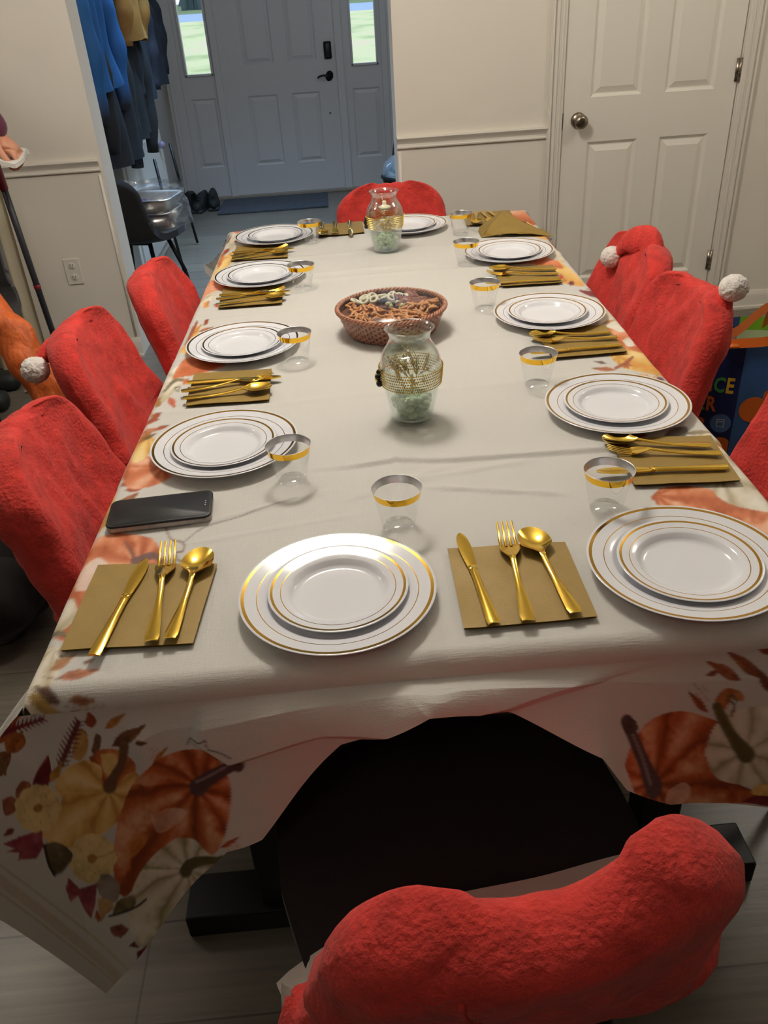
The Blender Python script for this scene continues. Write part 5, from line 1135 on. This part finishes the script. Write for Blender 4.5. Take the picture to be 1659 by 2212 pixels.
bx = thing('small_carton', 'small brown and tan box on the floor under the foyer chair', 'box', (-1.05,4.22,0), R(12))
m = MB(); m.box((-.11,-.07,0), (.09,.07,.16), bev=.004); m.out('carton_body', pmat('brown_card', rgb(92,58,44), .7), bx, smooth=False); m = MB(); m.box((-.115,-.075,.155), (.095,.075,.185), bev=.004); m.out('carton_lid', pmat('tan_card', rgb(176,132,84), .7), bx, smooth=False)

def coat(label, yc, w, dep, z0, z1, col, seed, sleeves=((-1,.0),(1,.0)), low=None, sl=.62, col2=None):
    t = thing('hanging_coat', label, 'coat', (-1.255, yc, z1), 0, 'coats hung along the foyer wall'); mt_ = pmat('coat_cloth', rgb(*col), .75, bump=.3, bscale=120, var=.25, vscale=12)
    if low:      # darker cloth towards the hem
        nt = mt_.node_tree; b = nt.nodes['Principled BSDF']; tc = nt.nodes.new('ShaderNodeTexCoord'); sx = nt.nodes.new('ShaderNodeSeparateXYZ'); nt.links.new(tc.outputs['Object'], sx.inputs[0])
        mr = nt.nodes.new('ShaderNodeMapRange'); mr.inputs['From Min'].default_value = low-z1+.06; mr.inputs['From Max'].default_value = low-z1-.06; nt.links.new(sx.outputs['Z'], mr.inputs['Value'])
        mx = nt.nodes.new('ShaderNodeMix'); mx.data_type = 'RGBA'; mx.inputs['A'].default_value = rgb(*col); mx.inputs['B'].default_value = rgb(*col2); nt.links.new(mr.outputs[0], mx.inputs['Factor']); nt.links.new(mx.outputs['Result'], b.inputs['Base Color'])
    rows = []; H = z1-z0
    for i in range(40):
        u = i/39; z = -H*u; ww = w*(.30+.70*min(1, (u*2.6)**.6))*.5*(1+.06*u); dd = dep*(.25+.75*min(1,(u*2.2)**.7)); row = []
        for j in range(40):
            a = pi*j/39; f = 1+.10*sin(j*.9+seed)*u+.12*vnoise((j*.25,u*3,seed)); row.append((.004+dd*sin(a)**.8*f, -ww*cos(a), z+.02*vnoise((j*.2,5,seed))*u))
        rows.append(row)
    m = MB(); m.grid(np.array(rows)); m.out('coat_body', mt_, t)
    for sg, dz in sleeves:
        pts = [(dep*.35, sg*w*.20, -.10), (dep*.75, sg*w*.40, -.24), (dep*.95, sg*w*.47, -sl*.62), (dep*.85, sg*w*.45, -sl+dz)]; C = catmull(pts, 22); m = MB()
        m.tube(C, [.060-.022*k/21+.006*sin(k*1.3+seed) for k in range(22)], 14); m.out('sleeve', mt_, t)
    m = MB(); m.tube([(.004,-.05,-.01),(.05,-.03,.0),(.06,0,.01),(.05,.03,0),(.004,.05,-.01)], .016, 10); m.out('collar', mt_, t)
    return t
coat('bright blue jacket with dark lower sleeves, nearest of the foyer coats', 4.42, .56, .27, 1.10, 1.78, (20,82,140), 1.1, sl=.80, low=1.06, col2=(26,30,44))
coat('long black coat hanging beneath and beside the blue jacket', 4.76, .80, .24, .74, 1.72, (24,27,34), 2.2, sl=.9)
coat('black jacket with a grey-green sheen hanging right of the long black coat', 5.12, .56, .24, .80, 1.70, (30,36,40), 3.3, sl=1.02)
coat('tan work jacket hanging behind the blue jacket', 5.02, .50, .33, 1.27, 1.86, (150,110,48), 4.4, sl=.60)
coat('dark navy jacket with a grey panel, right of the tan jacket', 5.52, .56, .24, .95, 1.72, (34,40,54), 5.5, sl=.74)
coat('dark navy jacket hanging last, nearest the front door', 6.15, .54, .20, .98, 1.72, (28,34,44), 6.6, sl=.70)
m = MB(); m.box((-1.26,4.0,1.72), (-1.24,6.5,1.80), bev=.004); hk = m.out('coat_rail', M['trim'], smooth=False); tag(hk, 'white coat rail with hooks on the foyer wall above the coats', 'coat rail')
for y in (4.42,4.72,5.02,5.12,5.52,6.15):
    m = MB(); m.tube([(-1.24,y,1.765),(-1.20,y,1.755),(-1.185,y,1.775),(-1.185,y,1.795)], .006, 8); m.out('hook', M['blackmetal'], hk)
cb = thing('low_cabinet', 'low white cabinet with a round glass knob behind the coats in the foyer', 'cabinet', (-1.255,5.75,0))
m = MB(); m.box((0,-.75,0), (.09,.55,.78), bev=.006); m.out('cabinet_body', M['trim'], cb, smooth=False)
m = MB(); m.box((.086,-.70,.06), (.102,.50,.70), bev=.004); dr = m.out('cabinet_door', M['trim'], cb, smooth=False); m = MB(); m.sphere((.125,.36,.62), .024, 18, 12); m.tube([(.10,.36,.62),(.12,.36,.62)], .008, 8); m.out('glass_knob', pmat('violet_glass', rgb(176,170,206), .08, trans=.4, ior=1.4), dr)
fs = thing('folding_stand', 'dark metal folding stand leaning by the white cabinet in the foyer', 'stand', (-1.06,5.55,0)); m = MB()
for y in (-.30,.30): m = MB(); m.tube([(.03,y,.66),(.05,y*1.05,.40),(.09,y*1.15,.012)], .009, 8); m.out('frame_leg', M['blackmetal'], fs)
m = MB(); m.tube([(.05,-.31,.42),(.05,.31,.42)], .012, 8); m.tube([(.055,-.31,.385),(.055,.31,.385)], .008, 8); m.out('cross_bar', M['blackmetal'], fs)
# right-hand side of the foyer, peeping past the wall
st = thing('stool', 'small dark stool in the foyer just behind the right wall', 'stool', (.50,5.95,0)); m = MB(); m.lathe([(0,.30),(.15,.30),(.155,.315),(.15,.33),(0,.332)], 32); m.out('seat', M['blackmetal'], st)
for k in range(3):
    a = pi/2+2*pi*k/3; m = MB(); m.tube([(.10*cos(a),.10*sin(a),.30),(.15*cos(a),.15*sin(a),.004)], .014, 10); m.out('leg', pmat('brown_wood', rgb(96,70,50), .5), st)
hm = thing('helmet', 'glossy silver-blue helmet on the stool behind the right wall', 'helmet', (.50,5.95,.333)); m = MB(); m.lathe([(.150,.0),(.158,.02),(.155,.06),(.135,.10),(.095,.13),(.045,.146),(0,.15)], 40, sy=1.2); m.out('helmet_shell', pmat('silver_blue_gloss', (.55,.68,.80,1), .12, .8), hm)
m = MB(); m.lathe([(.165,-.0),(.170,.008),(.160,.022),(.148,.012),(.150,0)], 40, sy=1.2); m.out('helmet_trim', M['blackmetal'], hm)
m = MB(); bm = bmesh.new(); bmesh.ops.create_icosphere(bm, subdivisions=4, radius=1)
for q in bm.verts: q.co = Vector((q.co.x*.15, q.co.y*.12, q.co.z*.34))*(1+.12*noise.noise(q.co*2)); q.co.z = max(q.co.z, -.30)
m.bm(bm); pk = m.out('backpack', M['fabric_black'], loc=(.60,6.45,.30)); tag(pk, 'black backpack standing behind the stool, mostly hidden by the right wall', 'backpack')

# ------------------------------------------------------------------ left edge: mop, curtain, person, jacket on a chair, dark bag
mp = thing('mop', 'mop with dark pole, red grip and blue-white yarn by the left wall', 'mop', (-1.262,3.54,0)); a0, a1 = Vector((.0,0,.05)), Vector((.085,-.40,1.32))
pp = lambda t: a0+(a1-a0)*t
m = MB(); m.tube([pp(0), pp(.66)], .0125, 14); m.out('pole', pmat('dark_grey_pole', rgb(62,64,70), .35, .3), mp); m = MB(); m.tube([pp(.655), pp(1)], .0155, 14); m.out('grip', pmat('red_grip', rgb(156,34,40), .35), mp)
m = MB(); m.tube([pp(.335), pp(.35)], .0138, 14); m.out('pole_ring', pmat('red_ring', rgb(160,40,50), .4), mp); m = MB(); m.tube([(0,0,.09),(0,.0,.03)], [.02,.05], 14); m.out('mop_socket', M['blackmetal'], mp)
ym = [pmat('white_yarn', rgb(206,208,214), .9), pmat('blue_yarn', rgb(84,104,176), .9)]; m = MB(); yr = random.Random(9)
for k in range(90):
    a = yr.random()*2*pi; L = .09+.09*yr.random(); b = a+yr.uniform(-.8,.8); m.tube(catmull([(.03*cos(a),.03*sin(a),.045),(.6*L*cos(a),.6*L*sin(a),.030+.02*yr.random()),(L*cos(b)*1.1,L*sin(b),.010)], 7), .006, 5, k % 3 == 0 and 1 or 0)
yo = m.out('yarn_head', ym, mp)
m = MB(); m.grid(np.array([[(-1.66+.27*u, 3.74+.022*sin(u*22)+.01*sin(u*9+v), .02+2.15*(1-v)) for u in np.linspace(0,1,70)] for v in np.linspace(0,1,30)])); tag(m.out('curtain', pmat('cream_curtain', rgb(206,196,170), .85, bump=.3, bscale=400)), 'cream curtain hanging by the left wall behind the mop', 'curtain')

def skin_body(name, nodes, edges, mat, parent, sub=2, root=0):
    me = bpy.data.meshes.new(name); me.from_pydata([n[0] for n in nodes], edges, []); o = bpy.data.objects.new(name, me); COL.objects.link(o); o.parent = parent; me.materials.append(mat)
    o.modifiers.new('skin', 'SKIN').use_smooth_shade = True
    for k, n in enumerate(nodes):
        r = n[1]; me.skin_vertices[0].data[k].radius = (r, r) if np.isscalar(r) else r
    me.skin_vertices[0].data[root].use_root = True
    s = o.modifiers.new('sub', 'SUBSURF'); s.levels = sub; s.render_levels = sub; return o
pr = thing('person', 'person in a maroon long-sleeved top holding a folded white cloth', 'person', (-1.66,3.42,0)); pr.scale = (1.11,)*3
SK = pmat('skin', rgb(206,146,116), .5, var=.06, vscale=40, spec=.4); MR = pmat('maroon_knit', rgb(92,40,62), .9, bump=.4, bscale=300, sheen=.2); TR = pmat('dark_trousers', rgb(34,35,40), .85); HR = pmat('dark_hair', rgb(46,32,26), .6, bump=.5, bscale=200, stretch=(1,1,.1))
# body: pelvis root; the right arm reaches forward to the cloth (local x towards the table)
N = [((0,0,.94),(.15,.11)), ((0,0,1.10),(.13,.10)), ((.01,0,1.28),(.16,.115)), ((.01,0,1.40),(.12,.09)), ((.015,0,1.47),.052), ((.03,0,1.53),.055), ((.035,0,1.60),(.074,.085)), ((.03,0,1.67),(.070,.078)),
     ((.02,-.17,1.385),.062), ((.17,-.24,1.31),.050), ((.335,-.235,1.20),.043), ((.44,-.235,1.015),.029),
     ((.02,.17,1.385),.062), ((.02,.235,1.12),.050), ((.10,.235,.90),.038), ((.13,.23,.84),.028), ((.15,.225,.77),.030),
     ((0,-.095,.86),.090), ((.02,-.10,.50),.062), ((0,-.10,.10),.042), ((.10,-.105,.045),.034), ((0,.095,.86),.090), ((.0,.10,.50),.062), ((-.02,.10,.10),.042), ((.08,.105,.045),.034)]
E_ = [(0,1),(1,2),(2,3),(3,4),(4,5),(5,6),(6,7),(3,8),(8,9),(9,10),(10,11),(3,12),(12,13),(13,14),(14,15),(15,16),(0,17),(17,18),(18,19),(19,20),(0,21),(21,22),(22,23),(23,24)]
# right hand: palm, four unequal curled fingers and a thumb from its side
k = len(N); N += [((.475,-.24,.965),(.036,.022)), ((.505,-.245,.935),(.036,.020))]; E_ += [(11,k),(k,k+1)]; palm = k+1
for j, (dy, L) in enumerate(((-.026,.034),(-.009,.040),(.009,.038),(.025,.030))):
    q = len(N); b = np.array((.510,-.245+dy,.928)); N += [(tuple(b+np.array((.012,dy*.3,-.012))),.0092), (tuple(b+np.array((.020,dy*.3,-.012-L*.6))),.0085), (tuple(b+np.array((.006,dy*.2,-.012-L*1.05))),.0078), (tuple(b+np.array((-.014,dy*.1,-.012-L*1.1))),.0068)]; E_ += [(palm,q),(q,q+1),(q+1,q+2),(q+2,q+3)]
q = len(N); N += [((.482,-.285,.945),.0115), ((.500,-.300,.915),.0100), ((.512,-.292,.888),.0085)]; E_ += [(k,q),(q,q+1),(q+1,q+2)]
skin_body('body', N, E_, SK, pr)
skin_body('knit_top', [((0,0,.90),(.162,.122)), ((0,0,1.10),(.146,.115)), ((.01,0,1.28),(.172,.128)), ((.01,0,1.40),(.135,.105)), ((.014,0,1.455),.066), ((.02,-.17,1.385),.076), ((.17,-.24,1.31),.064), ((.335,-.235,1.20),.058), ((.494,-.243,.950),.050), ((.02,.17,1.385),.076), ((.02,.235,1.12),.064), ((.10,.235,.90),.050), ((.125,.23,.85),.042)],
    [(0,1),(1,2),(2,3),(3,4),(3,5),(5,6),(6,7),(7,8),(3,9),(9,10),(10,11),(11,12)], MR, pr)
skin_body('trousers', [((0,0,.95),(.158,.118)), ((0,-.095,.85),.104), ((.02,-.10,.50),.076), ((0,-.10,.12),.062), ((0,.095,.85),.104), ((0,.10,.50),.076), ((-.02,.10,.12),.062)], [(0,1),(1,2),(2,3),(0,4),(4,5),(5,6)], TR, pr)
for sx, y in ((.03,-.103), (.01,.103)):
    m = MB(); m.box((sx-.10,y-.045,0), (sx+.16,y+.045,.075), bev=.03); m.out('shoe', M['shoe'], pr)
m = MB(); bm = bmesh.new(); bmesh.ops.create_uvsphere(bm, u_segments=32, v_segments=20, radius=1)
for v in bm.verts:
    c = v.co.copy(); v.co = Vector((.005+c.x*.098, c.y*.094, 1.655+c.z*.100))
    if c.x > .25 and c.z < .35: v.co.x = .055-.05*(c.x-.25)
    if c.z < -.3 and c.x < .2: v.co.z -= .10*(-c.z-.3)
m.bm(bm); m.out('hair', HR, pr)
for y in (-.030,.030):
    m = MB(); m.sphere((.102,y,1.615), .0115, 14, 10, sc=(.6,1,.8)); e = m.out('eye', M['trim'], pr); m = MB(); m.sphere((.1085,y,1.615), .0052, 10, 8, sc=(.5,1,1)); m.out('iris', M['darkgap'], e)
    m = MB(); m.sphere((.02,y*2.75,1.605), .024, 12, 8, sc=(.7,.35,1.2)); m.out('ear', SK, pr)
m = MB(); m.tube([(.108,0,1.612),(.122,0,1.590),(.128,0,1.578),(.112,0,1.568)], [.007,.010,.013,.008], 10); m.out('nose', SK, pr)
m = MB(); m.tube(catmull([(.098,-.024,1.548),(.110,-.010,1.551),(.112,0,1.549),(.110,.010,1.551),(.098,.024,1.548)], 14), [.002+.004*sin(pi*i/13) for i in range(14)], 8); m.out('mouth', pmat('lips', rgb(166,92,84), .45), pr)
m = MB(); P = np.array([[(-1.66+.455+.140*u+.01*sin(v*5), 3.42-.36+.20*v, 1.025-.020*u+.010*sin(u*5+v*4)+.006*vnoise((u*4,v*4,1))) for u in np.linspace(0,1,24)] for v in np.linspace(0,1,24)]); m.grid(P); m.grid(P-np.array([0,0,.014])); m.grid(np.stack([P[0], P[0]-np.array([0,0,.014])])); m.grid(np.stack([P[:,-1], P[:,-1]-np.array([0,0,.014])]))
tag(m.out('folded_cloth', pmat('white_cloth', rgb(224,222,216), .9)), 'folded white cloth held in the hand of the person at the left edge', 'cloth')

jc = put_chair((-1.40,2.86,0), R(176), 'black scoop-shaped chair carrying an orange jacket at the left edge', grp='bare black scoop chairs')
M['orange'] = pmat('orange_nylon', rgb(208,98,36), .6, bump=1, bscale=14, var=.30, vscale=16, bdist=.03, stretch=(1,1,.5)); M['jackdark'] = pmat('black_nylon', rgb(26,28,28), .45, bump=.5, bscale=50)
jk = thing('jacket', 'orange and black jacket dropped on the black chair, its orange sleeve hanging down', 'jacket', (-1.43,2.72,.47))
def blob(name, c, sc, mat, par, seed, fl=None, amp=.22):
    bm = bmesh.new(); bmesh.ops.create_icosphere(bm, subdivisions=4, radius=1)
    for v in bm.verts:
        d = v.co.copy(); v.co = Vector((d.x*sc[0], d.y*sc[1], d.z*sc[2]))*(1+amp*noise.noise(d*1.9+Vector((seed,0,0)))+amp*.4*noise.noise(d*5+Vector((0,seed,0))))
        if fl is not None: v.co.z = max(v.co.z, fl)
    m = MB(); m.bm(bm); o = m.out(name, M[mat], par); o.location = c; return o
blob('jacket_body', (0,0,.10), (.23,.20,.12), 'jackdark', jk, 3.0, -.08); blob('orange_panel', (.06,.02,.17), (.16,.15,.09), 'orange', jk, 5.0)
def sleeve(nm, pts, r0, r1, mat, seed):
    C = catmull(pts, 40); rows = []
    for i in range(40):
        t = i/39; tg = C[min(i+1,39)]-C[max(i-1,0)]; tg /= np.linalg.norm(tg); a = np.cross(tg, [0,1,0.2]); a /= np.linalg.norm(a); b = np.cross(tg, a); r = r0+(r1-r0)*t
        rows.append([C[i]+(a*cos(e)+b*sin(e)*.75)*r*(1+.09*sin(i*.8+2.2*cos(e+1)+seed)+.12*abs(sin(i*.31+e+seed))**.7+.22*vnoise((i*.22,cos(e)*1.5,sin(e)*1.5+seed))) for e in np.linspace(0, 2*pi, 29)[:-1]])
    m = MB(); m.grid(np.array(rows), wrap=True); return m.out(nm, M[mat], jk)
sleeve('sleeve', [(.04,.02,.22),(.22,-.06,.23),(.36,-.15,.12),(.46,-.23,-.02),(.53,-.29,-.16)], .075,.056,'orange',1.0)
sleeve('cuff', [(.522,-.284,-.14),(.538,-.296,-.17),(.548,-.304,-.20)], .055,.046,'jackdark',2.0)
jc.scale = (1,1,1.12)
db = thing('slouched_bag', 'dark slouched bag on the floor beside the nearest left chair', 'bag', (-1.14,1.86,0))
blob('bag_body', (0,0,.17), (.27,.24,.20), 'fabric_black', db, 8.0, -.165, .16); blob('bag_flap', (.14,-.08,.14), (.15,.13,.14), 'fabric_black', db, 9.5, -.135, .14)

# far side of the road: a strip of bare trees closing the view
m = MB(); tr = random.Random(3)
for k in range(170):
    x = tr.uniform(-26,26); y = tr.uniform(48,58); h = tr.uniform(5,9); m.tube([(x,y,.2),(x+tr.uniform(-.3,.3),y,h)], [.16,.05], 6)
    for q in range(3): z = h*(.35+.2*q); m.tube([(x,y,z),(x+tr.uniform(-1.5,1.5),y,z+tr.uniform(.6,1.6))], [.05,.015], 5)
for k in range(60): m.sphere((tr.uniform(-28,28), tr.uniform(60,64), tr.uniform(.5,2.2)), tr.uniform(1.4,2.6), 10, 7)
o = tag(m.out('distant_trees', pmat('bare_woods', rgb(96,110,120), 1, var=.25, vscale=.6)), 'grey bare woods beyond the road, seen through the sidelights', 'trees'); o['kind'] = 'stuff'

# ------------------------------------------------------------------ light, sky, camera
def area(name, loc, size, power, col, rot=(0,0,0), shape='DISK', sy=None):
    l = bpy.data.lights.new(name, 'AREA'); l.energy = power; l.color = col; l.shape = shape; l.size = size
    if sy: l.size_y = sy
    o = bpy.data.objects.new(name, l); COL.objects.link(o); o.location = loc; o.rotation_euler = rot; return o
def bulb(name, loc, rad, power, col):
    l = bpy.data.lights.new(name, 'POINT'); l.energy = power; l.color = col; l.shadow_soft_size = rad; o = bpy.data.objects.new(name, l); COL.objects.link(o); o.location = loc; return o
bulb('dining_pendant_lamp', (-.15,1.9,2.05), .10, 16, (1,.93,.83))
bulb('dining_flush_lamp', (.0,2.1,2.28), .14, 42, (1,.935,.84))
bulb('rear_fill_light', (-.5,-.7,2.3), .2, 6.5, (1,.90,.78))  # added fill from behind the camera, no such lamp known
bulb('right_fill_light', (1.9,2.5,2.2), .16, 13, (1,.935,.84))  # added light to brighten the right wall and closet door
bulb('left_fill_light', (-1.9,2.3,2.2), .16, 12, (1,.935,.84))  # added light for the left wall and chair covers, invented source
bulb('foyer_fill_light', (.5,5.5,2.2), .25, 8, (.72,.85,1))  # added bluish fill to lift the front door, no real fixture
area('foyer_overhead_fill', (-.40,5.15,2.40), 1.3, 36, (.44,.68,1), (0,0,0), 'RECTANGLE', 1.3).data.spread = R(95)  # invented overhead light, added to give the foyer floor a bluish daylight tone
w = bpy.data.worlds.new('overcast_sky'); scn.world = w; w.use_nodes = True; nt = w.node_tree; bg = nt.nodes['Background']
bg.inputs[0].default_value = (.72,.86,1,1); bg.inputs[1].default_value = 1.7
for k, (x, ww) in enumerate(((-.972,.20), (.334,.19))):
    p = area('daylight_portal', (x,FY+.10,1.44), ww, 1, (1,1,1), (R(-90),0,0), 'RECTANGLE', 1.0); p.data.cycles.is_portal = True
cd = bpy.data.cameras.new('camera'); cam = bpy.data.objects.new('camera', cd); COL.objects.link(cam); scn.camera = cam
r_ = Vector((.99599,-.069318,-.056553)); u_ = Vector((.084891,.532876,.841924)); f_ = Vector((.028224,.843349,-.536624))
mt = Matrix((( r_.x,u_.x,-f_.x,0),(r_.y,u_.y,-f_.y,0),(r_.z,u_.z,-f_.z,1.423591),(0,0,0,1))); cam.matrix_world = mt
cd.sensor_fit = 'HORIZONTAL'; cd.sensor_width = 36; cd.lens = 1773.42387/1659*36; cd.clip_start = .02
scn.view_settings.view_transform = 'Standard'; scn.view_settings.look = 'None'; scn.view_settings.exposure = 0
scn.cycles.use_denoising = True; scn.cycles.max_bounces = 8; scn.cycles.transparent_max_bounces = 20
scn.cycles.use_adaptive_sampling = True; scn.cycles.adaptive_threshold = .035
scn.cycles.caustics_reflective = False; scn.cycles.caustics_refractive = False; scn.cycles.sample_clamp_indirect = 4
